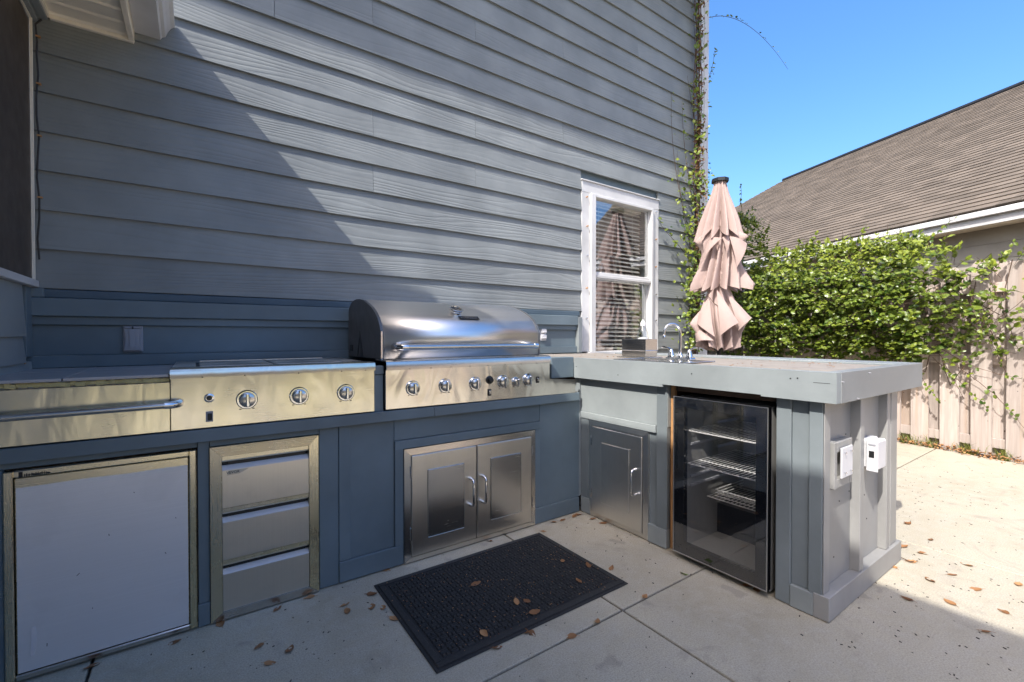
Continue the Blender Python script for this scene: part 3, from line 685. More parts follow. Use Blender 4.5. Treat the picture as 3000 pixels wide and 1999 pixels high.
bm = NB(); add_box(bm, -.060, .060, -.014, .014, .0, .004, .001); bmesh.ops.transform(bm, matrix=fr, verts=bm.verts); npl = part('name_plate', bm, M_BLACK, hood)
bm = NB()
for row, (y0, hh) in enumerate(((.003, .006), (-.010, .009))):  # worn, unreadable raised lettering
    xx = -.050
    while xx < .048:
        ww = R.uniform(.003, .0065) * (1 + row * .4)
        for s_ in range(R.choice((2, 3))):
            a = xx + R.uniform(0, ww * .7); add_box(bm, a, a + ww * R.uniform(.18, .45), y0 + hh * R.choice((0, 0, .55)), y0 + hh * R.choice((.45, 1, 1)), .004, .0046)
        xx += ww + .0022
bmesh.ops.transform(bm, matrix=fr, verts=bm.verts); part('worn_lettering', bm, M_GREYP, npl)
for x in (.822, .987, 1.154, 1.322, 1.486): knob(gr, x, .818, PY, .027, R.uniform(-.05, .05))
knob(gr, 1.405, .812, PY, .020)
ib = lathe('igniter', [(.021, 0), (.021, .004), (.013, .006), (.011, .016), (.012, .018), (.012, .024), (.002, .025)], (1.238, PY, .832), M_BLACKM, gr, 'y', 20)
for x, z in ((1.238, .768), (1.553, .815)):
    s_ = B('switch', x - .011, x + .011, PY - .003, PY + .001, z - .017, z + .017, M_BLACK, gr, .001); B('rocker', x - .004, x + .006, PY - .008, PY - .0035, z - .010, z + .009, M_STEEL, s_, .002)
# ---- side burner unit
sb = thing('side_burner', 'stainless side burner with three knobs, flat dark lids and front panel with a painted yellow reflection', 'burner', (.285, 2.25, .727))
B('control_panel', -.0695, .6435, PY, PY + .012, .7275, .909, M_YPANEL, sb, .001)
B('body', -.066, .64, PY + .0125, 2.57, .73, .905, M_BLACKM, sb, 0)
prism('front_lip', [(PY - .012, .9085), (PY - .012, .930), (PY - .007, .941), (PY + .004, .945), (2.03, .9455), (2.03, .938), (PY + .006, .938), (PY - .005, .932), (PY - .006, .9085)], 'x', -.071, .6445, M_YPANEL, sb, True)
B('top_plate', -.070, .6440, 2.0305, 2.57, .931, .9405, M_DARKST, sb, .001)
for x0, x1 in ((.016, .262), (.275, .53)): B('lid', x0, x1, 2.05, 2.42, .9410, .9452, M_DARKST, sb, .002)
B('lid_slot', .2625, .2745, 2.05, 2.41, .9408, .9416, M_BLACK, sb, 0); B('lid_slot', .003, .0155, 2.05, 2.41, .9408, .9416, M_BLACK, sb, 0)
B('lid_edge', .016, .53, 2.4215, 2.428, .9410, .949, M_STEEL, sb, .001)
for x in (.160, .340, .521): knob(sb, x, .819, PY, .028, R.uniform(-.06, .06))
lathe('igniter', [(.016, 0), (.016, .004), (.012, .006), (.009, .006), (.009, .003)], (.042, PY, .834), M_CHROME, sb, 'y', 20)
lathe('igniter_button', [(.0088, .002), (.0088, .008), (.002, .009)], (.042, PY, .834), M_BLACK, sb, 'y', 16)
s_ = B('switch', .031, .053, PY - .003, PY + .001, .748, .786, M_GREYP, sb, .001); B('rocker', .037, .050, PY - .007, PY - .0035, .754, .779, M_BLACKM, s_, .002)
bm = NB()
for x in (.02, .15, .335, .50, .60): add_box(bm, x, x + .004, PY - .0125, PY - .0105, .909, .913)
part('rivet', bm, M_BLACK, sb)
# ---- warming drawer at the far left
wd = thing('warming_drawer', 'wide stainless drawer with a long bar handle under the grey tiles', 'drawer', (-.34, 2.2, .727))
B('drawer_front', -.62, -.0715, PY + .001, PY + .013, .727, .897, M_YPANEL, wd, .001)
B('drawer_box', -.60, -.09, PY + .0135, 2.5, .735, .885, M_BLACKM, wd, 0)
bar_handle(wd, (-.60, PY + .001, .818), (-.046, PY - .001, .824), .046, .0105)
# ---- small refrigerator with film on its door
rf = thing('refrigerator', 'built in refrigerator with pale blue film on its square steel door', 'refrigerator', (-.23, 2.2, 0))
fx0, fx1, fz0, fz1 = -.473, .002, .008, .650
B('cabinet', fx0 + .005, fx1 - .005, F + .021, 2.5, .012, .640, M_BLACKM, rf, 0)
M_YFRZ = steel('yellow_reflection_frame_steel_upright', (0.72, 0.67, 0.55), 0.27, 'z', smudge=0.1, yellow_refl=((0.74, 0.66, 0.38), 0.6))  # upright copy with the same painted yellow reflection
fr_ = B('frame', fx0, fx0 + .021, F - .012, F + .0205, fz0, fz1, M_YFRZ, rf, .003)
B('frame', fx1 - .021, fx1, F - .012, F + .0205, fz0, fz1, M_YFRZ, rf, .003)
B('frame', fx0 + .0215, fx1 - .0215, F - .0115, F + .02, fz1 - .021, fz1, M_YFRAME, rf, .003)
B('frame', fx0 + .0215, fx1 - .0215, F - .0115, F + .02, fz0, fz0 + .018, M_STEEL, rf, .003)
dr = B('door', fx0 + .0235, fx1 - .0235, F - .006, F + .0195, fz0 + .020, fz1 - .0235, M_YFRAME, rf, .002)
bm = NB(); n = 40
xa, xb, za, zb_ = fx0 + .027, fx1 - .0255, fz0 + .022, fz1 - .052
pts = [(xa, za)] + [(xa + (xb - xa) * i / n, za) for i in range(1, n + 1)] + [(xb - (xb - xa) * i / n, zb_ + .0012 * math.sin(i * .3)) for i in range(n + 1)]
add_prism(bm, pts, 'y', F - .0075, F - .0061); part('protective_film', bm, M_FILM, dr)
bm = NB()
for i in range(7):
    x, z = R.uniform(xa + .02, xb - .02), R.uniform(za + .03, zb_ - .03); a = R.uniform(-.8, .8); l = R.uniform(.002, .007)
    add_box(bm, -.0008, .0008, -.0006, 0, -l, l, 0, Matrix.Translation((x, F - .0076, z)) @ Matrix.Rotation(a, 4, 'Y'))
part('scratch', bm, M_BLACKM, dr)
prism('torn_film', [(-.417, .16), (-.409, .162), (-.405, .13), (-.408, .095), (-.413, .072), (-.420, .074), (-.418, .11)], 'y', F - .0092, F - .0077, M_PVC, dr)
bm = NB()                                        # small script badge, worn past reading
add_box(bm, -.4385, -.430, F - .0142, F - .0122, .6295, .646)
xx = -.427
while xx < -.372:
    ww = R.uniform(.003, .005); add_box(bm, xx, xx + ww * .5, F - .0140, F - .0122, .631, .631 + R.uniform(.006, .010)); add_box(bm, xx, xx + ww + .001, F - .0136, F - .0122, .6315 + R.uniform(0, .004), .6335 + R.uniform(.002, .005)); xx += ww + .0008
part('badge', bm, M_BLACKM, rf)
# ---- drawer stack
ds = thing('drawer_unit', 'stack of three stainless drawers in a steel frame with a painted yellow reflection', 'drawers', (.228, 2.2, 0))
dx0, dx1, dz0, dz1 = .0425, .4135, .006, .6505
def mitred_frame(parent, x0, x1, z0, z1, w, yb, yf, ms, name='frame', ax='y', wb=None):
    """four mitred frame members; the inner edge stands prouder than the outer"""
    wb = wb or w
    o = [(x0, z0), (x1, z0), (x1, z1), (x0, z1)]; i = [(x0 + w, z0 + wb), (x1 - w, z0 + wb), (x1 - w, z1 - w), (x0 + w, z1 - w)]
    for k in range(4):
        l = (k + 1) % 4; bm = NB(); g = .0004
        q = [o[k], o[l], i[l], i[k]]
        dxy = Vector((o[l][0] - o[k][0], o[l][1] - o[k][1])).normalized() * g
        q = [(q[0][0] + dxy.x, q[0][1] + dxy.y), (q[1][0] - dxy.x, q[1][1] - dxy.y), (q[2][0] - dxy.x, q[2][1] - dxy.y), (q[3][0] + dxy.x, q[3][1] + dxy.y)]
        ys_ = [yf + .004, yf + .004, yf, yf]
        if ax == 'y': fv = [bm.verts.new((q[j][0], ys_[j], q[j][1])) for j in range(4)]; bv = [bm.verts.new((q[j][0], yb, q[j][1])) for j in range(4)]
        else: fv = [bm.verts.new((ys_[j], q[j][0], q[j][1])) for j in range(4)]; bv = [bm.verts.new((yb, q[j][0], q[j][1])) for j in range(4)]
        bm.faces.new(fv); bm.faces.new(bv[::-1])
        for j in range(4): bm.faces.new((fv[j], fv[(j + 1) % 4], bv[(j + 1) % 4], bv[j]))
        bmesh.ops.recalc_face_normals(bm, faces=bm.faces)
        part(name, bm, ms[k % len(ms)], parent)
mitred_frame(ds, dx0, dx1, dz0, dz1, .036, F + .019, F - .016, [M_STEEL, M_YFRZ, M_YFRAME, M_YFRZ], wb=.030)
B('cabinet', dx0 + .01, dx1 - .01, F + .0205, 2.45, .012, .64, M_BLACKM, ds, 0)
ix0, ix1 = dx0 + .0365, dx1 - .0365
zz = [.0365, .2265, .4195, .6135]
for k in range(3):
    a, b = zz[k] + .001, zz[k + 1] - .001
    d_ = prism('drawer', [(F - .012, a), (F - .012, b - .052), (F - .0105, b - .050), (F + .008, b - .038), (F + .018, b - .038), (F + .018, a)], 'x', ix0 + .001, ix1 - .001, M_DOORST, ds)
    prism('lip', [(F - .0128, b - .0515), (F - .0112, b - .0490), (F + .0075, b - .0370), (F + .0075, b - .0378), (F - .0112, b - .0508)], 'x', ix0 + .001, ix1 - .001, M_PVC, d_)
    B('finger_slot', ix0 + .022, ix1 - .012, F + .009, F + .0175, b - .0370, b - .022, M_BLACK, d_, 0)
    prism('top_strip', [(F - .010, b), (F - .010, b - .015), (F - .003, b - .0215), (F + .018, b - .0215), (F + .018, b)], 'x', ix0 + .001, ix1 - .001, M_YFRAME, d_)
me = text_mesh('VEVOR', .0135); me.transform(Matrix.Translation((ix0 + .014, F - .0134, .5465)) @ Matrix.Rotation(rad(90), 4, 'X'))
me.transform(Matrix.Translation(-root_loc(ds))); me.materials.clear(); me.materials.append(M_BLACK); link('lettering', me, ds)
prism('torn_label', [(ix0 + .016, .541), (ix0 + .055, .5425), (ix0 + .082, .555), (ix0 + .088, .5585), (ix0 + .02, .558)], 'y', F - .0128, F - .0122, simple('worn_label', (.55, .48, .36), .6), ds)
# ---- access doors
def access_door(parent, lo, hi, z0, z1, face, ax, hinge, mtl, hx):
    """one panelled steel door with a proud centre field, hinges and a looped pull"""
    sgn = -1
    def bx(name, a, b, d0, d1, c, d, m, par, bev=.002):
        return B(name, a, b, face + d0, face + d1, c, d, m, par, bev) if ax == 'y' else B(name, face + d0, face + d1, a, b, c, d, m, par, bev)
    d = bx('door', lo, hi, -.014, .012, z0, z1, mtl, parent, .003)
    w = hi - lo; h_ = z1 - z0
    bx('door_field', lo + w * .225, hi - w * .21, -.0185, -.0145, z0 + h_ * .155, z1 - h_ * .16, M_DARKST if mtl is M_DARKST else M_STEEL, d, .003)
    hp_ = lo - .004 if hinge < 0 else hi + .004
    for z in (z0 + h_ * .17, z1 - h_ * .22):
        bm = NB(); p_ = (hp_, face - .014, z) if ax == 'y' else (face - .014, hp_, z)
        add_tube(bm, [p_, (p_[0], p_[1], z + .055)], .0035, 8); part('hinge', bm, M_CHROME, d, True)
    zc = (z0 + z1) / 2 + .01; L = .066
    pl = [(0, .0), (.018, .0), (.032, .005), (.037, .018)]
    path = [(o_, zc + L - v) for o_, v in pl] + [(o_, zc - L + v) for o_, v in reversed(pl)]
    pts = [(hx, face - .014 - o_, z) if ax == 'y' else (face - .014 - o_, hx, z) for o_, z in path]
    bm = NB(); add_tube(bm, pts, [.009, .0075, .0065, .006, .006, .0065, .0075, .009], 10); part('pull', bm, M_CHROME, d, True)
    return d
ad = thing('access_doors', 'pair of stainless access doors with looped pulls under the big grill', 'cabinet doors', (1.166, 2.0, 0))
ax0, ax1, az1 = .785, 1.549, .5345
mitred_frame(ad, ax0, ax1, .006, az1, .030, F + .019, F - .010, [M_DOORST, M_STEEL, M_STEEL, M_STEEL], wb=.022)
B('backing', ax0 + .02, ax1 - .02, F + .0195, F + .03, .01, .53, M_BLACKM, ad, 0)
access_door(ad, .818, 1.166, .031, .502, F, 'y', -1, M_DOORST, 1.128)
access_door(ad, 1.171, 1.517, .031, .502, F, 'y', 1, M_DOORST, 1.200)
sd = thing('access_door', 'single dark steel access door with looped pull beside the beverage cooler', 'cabinet door', (1.91, 1.7, 0))
mitred_frame(sd, 1.491, 1.919, .006, .5655, .030, P + .02, P - .006, [M_DARKST], ax='x', wb=.022)
B('backing', P + .0205, P + .028, 1.50, 1.91, .01, .56, M_BLACKM, sd, 0)
access_door(sd, 1.524, 1.885, .030, .532, P + .002, 'x', 1, M_DARKST, 1.562)
# ---- beverage cooler
bc = thing('beverage_cooler', 'black glass door beverage cooler with wire shelves inside the counter', 'cooler', (2.1, 1.1, 0))
cy0, cy1, cz0, cz1, CX = .884, 1.320, .030, .772, 1.870
bm = NB()
for a in ((CX + .036, 2.44, cy0 + .005, cy0 + .03, .02, .77), (CX + .036, 2.44, cy1 - .03, cy1 - .005, .02, .77), (2.415, 2.44, cy0 + .0305, cy1 - .0305, .02, .77), (CX + .036, 2.4145, cy0 + .0305, cy1 - .0305, .74, .77), (CX + .036, 2.4145, cy0 + .0305, cy1 - .0305, .02, .05)): add_box(bm, *a)
part('cabinet', bm, simple('cooler_liner', (0.19, 0.185, 0.175), 0.5), bc)
for x in (CX + .07, 2.38):
    for y in (cy0 + .04, cy1 - .04): lathe('foot', [(.018, 0), (.018, .012), (.012, .02)], (x, y, .0), M_BLACK, bc, 'z', 12)
gy0, gy1, gz0, gz1 = .934, 1.266, .082, .722
bd = B('door', CX + .004, CX + .034, cy0 + .002, gy0, cz0, cz1, M_BGLASS, bc, .001)
B('door_rail', CX + .004, CX + .034, gy1, cy1 - .002, cz0, cz1, M_BGLASS, bd, .001)
B('door_rail', CX + .004, CX + .034, gy0 + .0003, gy1 - .0003, gz1, cz1, M_BGLASS, bd, .001)
B('door_rail', CX + .004, CX + .034, gy0 + .0003, gy1 - .0003, cz0, gz0, M_BGLASS, bd, .001)
bm = NB(); add_box(bm, CX, CX + .003, cy0 + .0045, cy1 - .0045, cz0 + .0045, cz1 - .0045); part('glass', bm, M_COOLGLASS, bd)
SIL = simple('satin_silver_edge', (.62, .61, .60), .3, 1.0, .05)
for a in ((cy0, cy0 + .004, cz0, cz1), (cy1 - .004, cy1, cz0, cz1), (cy0 + .0041, cy1 - .0041, cz1 - .004, cz1), (cy0 + .0041, cy1 - .0041, cz0, cz0 + .004)):
    B('silver_edge', CX - .001, CX + .0035, *a, SIL, bd, .0006)
M_WIRE = simple('bright_shelf_wire', (.72, .71, .69), .4, .2, .05)
def wire_shelf(z, x0=CX + .06, x1=2.36, front=.012):
    bm = NB()
    for x in (x0, x0 + .10, (x0 + x1) / 2, x1): add_tube(bm, [(x, cy0 + .035, z), (x, cy1 - .035, z)], .0028, 6)
    for i in range(19):
        y = cy0 + .042 + i * (cy1 - cy0 - .084) / 18
        add_tube(bm, [(x0 - .001, y, z + .003), (x1, y, z + .003)], .0016, 5)
    s_ = part('wire_shelf', bm, M_WIRE, bc, True); s_['kind'] = 'stuff'; return s_
wire_shelf(.606); wire_shelf(.448); wire_shelf(.255, x0=2.10)
for z in (.53, .42, .375, .33):
    for y in (cy0 + .031, cy1 - .0385): B('shelf_runner', CX + .09, 2.38, y, y + .0075, z, z + .012, M_GREYP, bc, .001)
bm = NB()
for z in (.27, .285, .30):
    add_tube(bm, [(2.10, cy0 + .06, z), (2.10, cy1 - .08, z), (2.36, cy1 - .08, z)], .0022, 6)
s_ = part('wire_rack', bm, M_WIRE, bc, True)
prism('compressor_step', [(2.20, .0505), (2.20, .20), (2.4145, .20), (2.4145, .0505)], 'y', cy0 + .031, cy1 - .031, M_BLACK, bc)

# ================================================================== SMALL FIXTURES
def box_outlet_grey():
    t = thing('outlet_cover', 'grey weatherproof outlet cover on the blue backsplash above the tiles', 'outlet', (-.222, 2.62, 1.045))
    x0, x1, z0, z1 = -.258, -.189, .988, 1.103; y = 2.6195
    b_ = B('back_plate', x0, x1, y - .012, y, z0, z1, M_GREYP, t, .003)
    out = []
    for i in range(9):
        v = i / 8; z = z0 + .008 + (z1 - z0 - .022) * v; w = .029 - .006 * math.sin(v * math.pi); out.append((w, z))
    prof = [(-.2235 - w, z) for w, z in out] + [(-.2235 + w, z) for w, z in reversed(out)]
    lid = prism('lid', prof, 'y', y - .027, y - .0125, M_GREYP, t)
    prof = [(-.2235 - w * .42, z) for w, z in out[1:]] + [(-.2235 + w * .42, z) for w, z in reversed(out[1:])]
    prism('rib', prof, 'y', y - .032, y - .0275, M_GREYP, lid)
    B('hinge', x0 + .006, x1 - .006, y - .02, y - .0125, z1 - .012, z1 - .004, M_GREYP, t, .002); B('catch', -.2265, -.2205, y - .0225, y - .0205, z1 - .014, z1 - .003, M_BLACK, t, 0)
box_outlet_grey()
t = thing('wall_outlet', 'white double outlet with two snap covers behind the grill', 'outlet', (2.12, 2.62, 1.07))
B('plate', 2.083, 2.151, 2.612, 2.6195, 1.022, 1.120, M_PVC, t, .003)
for z in (1.034, 1.077):
    b_ = B('snap_cover', 2.095, 2.146, 2.600, 2.6115, z, z + .034, M_PVC, t, .005); B('tab', 2.104, 2.138, 2.594, 2.5995, z + .004, z + .012, M_PVC, b_, .002)
t = thing('outlet_box', 'square blue junction frame with a white blank plate on the counter end', 'outlet', (2.05, E, .57))
ez = E + .0175
B('frame_side', 1.967, 1.990, ez - .030, ez, .478, .655, M_END, t, .002); B('frame_side', 2.113, 2.137, ez - .030, ez, .478, .655, M_END, t, .002)
B('frame_bar', 1.9905, 2.1125, ez - .0295, ez, .615, .6545, M_END, t, .002); B('frame_bar', 1.9905, 2.1125, ez - .0295, ez, .479, .512, M_END, t, .002)
B('recess', 1.9905, 2.1125, ez - .012, ez - .001, .5125, .6145, M_END, t, 0)
pl_ = B('blank_plate', 2.006, 2.112, ez - .040, ez - .0335, .515, .632, M_PVC, t, .002)
for x in (2.030, 2.088):
    for z in (.535, .612): lathe('screw', [(.003, 0), (.003, .006), (.0045, .007), (.0015, .008)], (x, ez - .040, z), M_CHROME, pl_, 'y', 8)
t = thing('weatherproof_outlet', 'white weatherproof outlet box with an open latch on the counter end', 'outlet', (2.35, E, .56))
B('back_box', 2.30, 2.415, E - .018, E + .0175, .505, .625, M_PVC, t, .006)
lid = B('cover', 2.295, 2.410, E - .046, E - .0185, .500, .621, M_PVC, t, .005)
B('flange', 2.288, 2.2945, E - .052, E - .012, .497, .624, M_PVC, lid, .002)
B('latch_recess', 2.2865, 2.2878, E - .040, E - .022, .555, .582, M_BLACK, lid, 0); B('hinge_pin', 2.286, 2.2945, E - .046, E - .018, .602, .614, M_GREYP, lid, .003)
# ---- faucet
fc = thing('faucet', 'chrome gooseneck faucet with two lever handles on the counter top', 'faucet', (2.235, 1.535, ZT - .006)); fz = ZT - .006
B('base_plate', 2.208, 2.262, 1.452, 1.618, fz, fz + .016, M_CHROME, fc, .006)
arc = [(2.235, 1.535, fz + .014), (2.235, 1.535, fz + .155)]
for i in range(11):
    a = math.pi * i / 10 * .97; arc.append((2.235 - .044 + .044 * math.cos(a), 1.535 + .03 * (1 - math.cos(a)) * .7, fz + .155 + .050 * math.sin(a)))
arc.append((arc[-1][0] - .001, arc[-1][1], fz + .135))
tube('spout', arc, .0075, M_CHROME, fc, 12); lathe('aerator', [(.0085, -.004), (.0085, .012), (.0075, .014)], (arc[-1][0], arc[-1][1], arc[-1][2] - .008), M_CHROME, fc)
lathe('spout_collar', [(.017, 0), (.016, .012), (.010, .02), (.009, .03)], (2.235, 1.535, fz + .0155), M_CHROME, fc)
for y, dy in ((1.477, -.055), (1.593, .05)):
    hb = lathe('handle_base', [(.021, 0), (.021, .006), (.0185, .012), (.014, .028), (.010, .042), (.006, .047), (.002, .048)], (2.235, y, fz + .0155), M_CHROME, fc)
    tube('lever', [(2.235, y, fz + .056), (2.230, y + dy * .3, fz + .066), (2.222, y + dy * .75, fz + .073), (2.216, y + dy, fz + .072)], [.007, .006, .0055, .0045], M_CHROME, hb, 8)
# ---- sink let into the top
sk = thing('sink', 'small stainless drop in sink set in the counter top beside the faucet', 'sink', (2.05, 1.5, ZT))
sx0, sx1, sy0, sy1 = 1.925, 2.195, 1.30, 1.75
zr = ZT - .0035
for a in ((sx0, sx0 + .02, sy0, sy1), (sx1 - .02, sx1, sy0, sy1), (sx0 + .0205, sx1 - .0205, sy0, sy0 + .02), (sx0 + .0205, sx1 - .0205, sy1 - .02, sy1)): B('rim', *a, zr, zr + .006, M_STEEL, sk, .002)
B('bowl', sx0 + .0205, sx1 - .0205, sy0 + .0205, sy1 - .0205, zr - .002, zr + .0012, M_STEEL, sk, 0)
# ---- sponge caddy with soap bottle
cd = thing('sponge_caddy', 'brushed steel sink caddy box on a low tray behind the faucet', 'caddy', (2.27, 1.85, ZT - .004)); z = ZT - .0045
B('tray', 2.205, 2.365, 1.745, 1.975, z, z + .006, M_STEEL, cd, .002)
for a in ((2.225, 2.227, 1.765, 1.95), (2.333, 2.335, 1.765, 1.95), (2.2272, 2.3328, 1.765, 1.767), (2.2272, 2.3328, 1.948, 1.95)): B('side', *a, z + .010, z + .116, M_STEEL, cd, .0008)
B('floor', 2.2272, 2.3328, 1.7672, 1.9478, z + .0065, z + .0095, M_STEEL, cd, 0)
bm = NB(); add_tube(bm, [(2.2235, 1.955, z + .045), (2.2235, 1.7635, z + .045), (2.338, 1.7635, z + .045)], .0028, 6); part('wire_band', bm, M_CHROME, cd, True)
sp = thing('soap_bottle', 'clear dish soap bottle with white cap standing in the steel caddy', 'bottle', (2.28, 1.85, z + .01)); z += .0105
bp = [(.034, 0), (.038, .01), (.038, .10), (.034, .135), (.024, .165), (.016, .182), (.012, .19)]
bm = NB(); add_lathe(bm, bp, (2.28, 1.83, z), 'z', 24); part('bottle', bm, M_BOTTLE, sp, True)
bm = NB(); add_lathe(bm, [(.033, .003), (.0355, .012), (.0355, .098), (.030, .112), (.012, .118)], (2.28, 1.83, z), 'z', 20); part('white_label', bm, M_PVC, sp, True)
lathe('cap', [(.0165, .186), (.0165, .205), (.013, .209), (.009, .214), (.006, .224), (.002, .226)], (2.28, 1.83, z), M_PVC, sp)
# a strip of peeling wood and flakes on the counter
cf = NB()
for i in range(70):
    x, y = R.uniform(1.91, 2.64), R.uniform(.72, 2.3); s_ = R.uniform(.002, .007)
    add_box(cf, -s_, s_, -s_ * .5, s_ * .5, 0, .0015, 0, Matrix.Translation((x, y, ZT - .0038)) @ Matrix.Rotation(R.uniform(0, 6), 4, 'Z'))
o = part('counter_debris', cf, M_DRY); o['kind'] = 'stuff'

# ================================================================== MAT
MX0, MX1, MY0, MY1 = .612, 1.506, 1.280, 1.889
mt = thing('door_mat', 'black ribbed rubber mat strewn with dry leaves on the concrete', 'mat', (1.06, 1.585, 0))
B('base', MX0, MX1, MY0, MY1, .0005, .005, M_RUBBER, mt, .002)
bm = NB()
for a in ((MX0 + .012, MX1 - .012, MY0 + .012, MY0 + .034), (MX0 + .012, MX1 - .012, MY1 - .034, MY1 - .012), (MX0 + .012, MX0 + .034, MY0 + .0345, MY1 - .0345), (MX1 - .034, MX1 - .012, MY0 + .0345, MY1 - .0345)): add_box(bm, *a, .0051, .0105, .002)
part('border', bm, M_RUBBER, mt)
bm = NB()
def rib(bm, x0, x1, y0, y1, z1):
    b_ = [bm.verts.new(p) for p in ((x0, y0, .0051), (x1, y0, .0051), (x1, y1, .0051), (x0, y1, .0051))]; q = .0028
    t_ = [bm.verts.new(p) for p in ((x0 + q, y0 + q, z1), (x1 - q, y0 + q, z1), (x1 - q, y1 - q, z1), (x0 + q, y1 - q, z1))]
    bm.faces.new(t_)
    for k in range(4): bm.faces.new((b_[k], b_[(k + 1) % 4], t_[(k + 1) % 4], t_[k]))
nx, ny = 26, 26
for i in range(nx):
    for j in range(ny):
        wx = (MX1 - MX0 - .09) / nx; wy = (MY1 - MY0 - .09) / ny
        x = MX0 + .045 + i * wx; y = MY0 + .045 + j * wy
        hh = .011 + R.uniform(-.001, .0015)
        if (i + j) % 2: rib(bm, x + .0012, x + wx - .0012, y + .0014, y + wy * .5 - .0006, hh); rib(bm, x + .0012, x + wx - .0012, y + wy * .5 + .0006, y + wy - .0014, hh)
        else: rib(bm, x + .0012, x + wx * .5 - .0006, y + .0014, y + wy - .0014, hh); rib(bm, x + wx * .5 + .0006, x + wx - .0012, y + .0014, y + wy - .0014, hh)
o = part('rib', bm, M_RUBBER, mt); o['kind'] = 'stuff'
bm = NB()
for i in range(330):
    x, y = R.uniform(MX0 + .02, MX1 - .02), R.uniform(MY0 + .02, MY1 - .02); s_ = R.uniform(.0012, .0035)
    add_box(bm, -s_, s_, -.0008, .0008, 0, .0012, 0, Matrix.Translation((x, y, .0118 - R.uniform(0, .003))) @ Matrix.Rotation(R.uniform(0, 6), 4, 'Z'))
o = tinted(bm, 'mat_debris', M_LITTER, None, 6); o['kind'] = 'stuff'
# ================================================================== UMBRELLA
UX, UY = 3.59, 2.095
um = thing('patio_umbrella', 'closed patio umbrella with faded pink canopy standing beyond the counter', 'umbrella', (UX, UY, 0))
tube('pole', [(UX, UY, .06), (UX, UY, 2.34)], .019, M_BLACKM, um, 14)
lathe('base', [(.24, 0), (.24, .035), (.20, .055), (.05, .07), (.03, .16), (.024, .16)], (UX, UY, 0), M_BLACKM, um, 'z', 32)
bm = NB(); add_prism(bm, [(UX + .068 * math.cos(a), UY + .068 * math.sin(a)) for a in [k * math.pi / 4 + .3 for k in range(8)]], 'z', 2.335, 2.362); part('top_cap', bm, M_BLACKM, um)
lathe('finial', [(.05, 2.362), (.045, 2.368), (.01, 2.371)], (UX, UY, 0), M_BLACKM, um, 'z', 16)
VA = math.atan2(-UY, -UX)                           # bearing of the camera side
def fold_tier(name, zs, base, amp, nf, seed, phase, twist=0.0, hem=0.0, sharp=1.0, lobes=()):
    """pleated cloth tube: base(v) mean radius, amp(v) fold depth; hem makes scallops; lobes push corners out"""
    rr = random.Random(seed); bm = NB(); nv, nu = 26, 144; grid = []
    fa = [rr.uniform(.6, 1.35) for _ in range(nf)]; fo = [rr.uniform(-.25, .25) for _ in range(nf)]
    for i in range(nv + 1):
        v = i / nv; row = []
        for k in range(nu):
            a = 2 * math.pi * k / nu; u = (a / (2 * math.pi) * nf + phase + twist * v) % nf; c = int(u) % nf; f = u - int(u)
            f = min(1, max(0, f + fo[c] * math.sin(f * math.pi) * .5))
            w = 1 - abs(2 * f - 1); w = (.5 * w + .5 * (0.5 - 0.5 * math.cos(2 * math.pi * f))) ** sharp
            r = base(v) + amp(v) * fa[c] * (w * 2 - 1)
            for la, lv, ls, lw, lh in lobes:
                da = (a - VA - la + math.pi) % (2 * math.pi) - math.pi
                r += ls * max(0, 1 - abs(da) / lw) * max(0, 1 - abs(v - lv) / lh)
            z = zs[0] + (zs[1] - zs[0]) * v - hem * (w - .4) * v ** 3 + .012 * noise.noise(Vector((math.cos(a) * 2, math.sin(a) * 2, v * 3 + seed)))
            r *= 1 + .03 * noise.noise(Vector((math.cos(a) * 3, math.sin(a) * 3, v * 3 + seed * 3)))
            r *= .86; row.append(bm.verts.new((UX + r * math.cos(a), UY + r * math.sin(a), z)))
        grid.append(row)
    for i in range(nv):
        for k in range(nu): bm.faces.new((grid[i][k], grid[i][(k + 1) % nu], grid[i + 1][(k + 1) % nu], grid[i + 1][k]))
    o = part(name, bm, M_FABRIC, um, 'all'); return o
sm = lambda v: v * v * (3 - 2 * v)
fold_tier('canopy_fold', (2.338, 1.905), lambda v: .048 + .118 * v ** 1.2, lambda v: .007 + .066 * sm(v), 11, 3, .35, .25, .095, .8)
fold_tier('canopy_fold', (1.945, 1.455), lambda v: .082 + .085 * v, lambda v: .022 + .046 * v, 12, 5, .1, .9, .05, .8, lobes=((-1.25, .2, .15, .42, .20), (1.2, .18, .15, .42, .20), (-1.1, .95, .06, .4, .3), (1.3, .92, .07, .4, .3)))
fold_tier('canopy_fold', (1.480, .945), lambda v: .066 + .105 * math.sin(min(1, v * 1.1) * 2.3), lambda v: .014 + .050 * sm(v), 13, 9, .6, -1.0, -.04, .75, lobes=((1.15, .55, .12, .40, .22), (-1.1, .62, .10, .42, .24)))
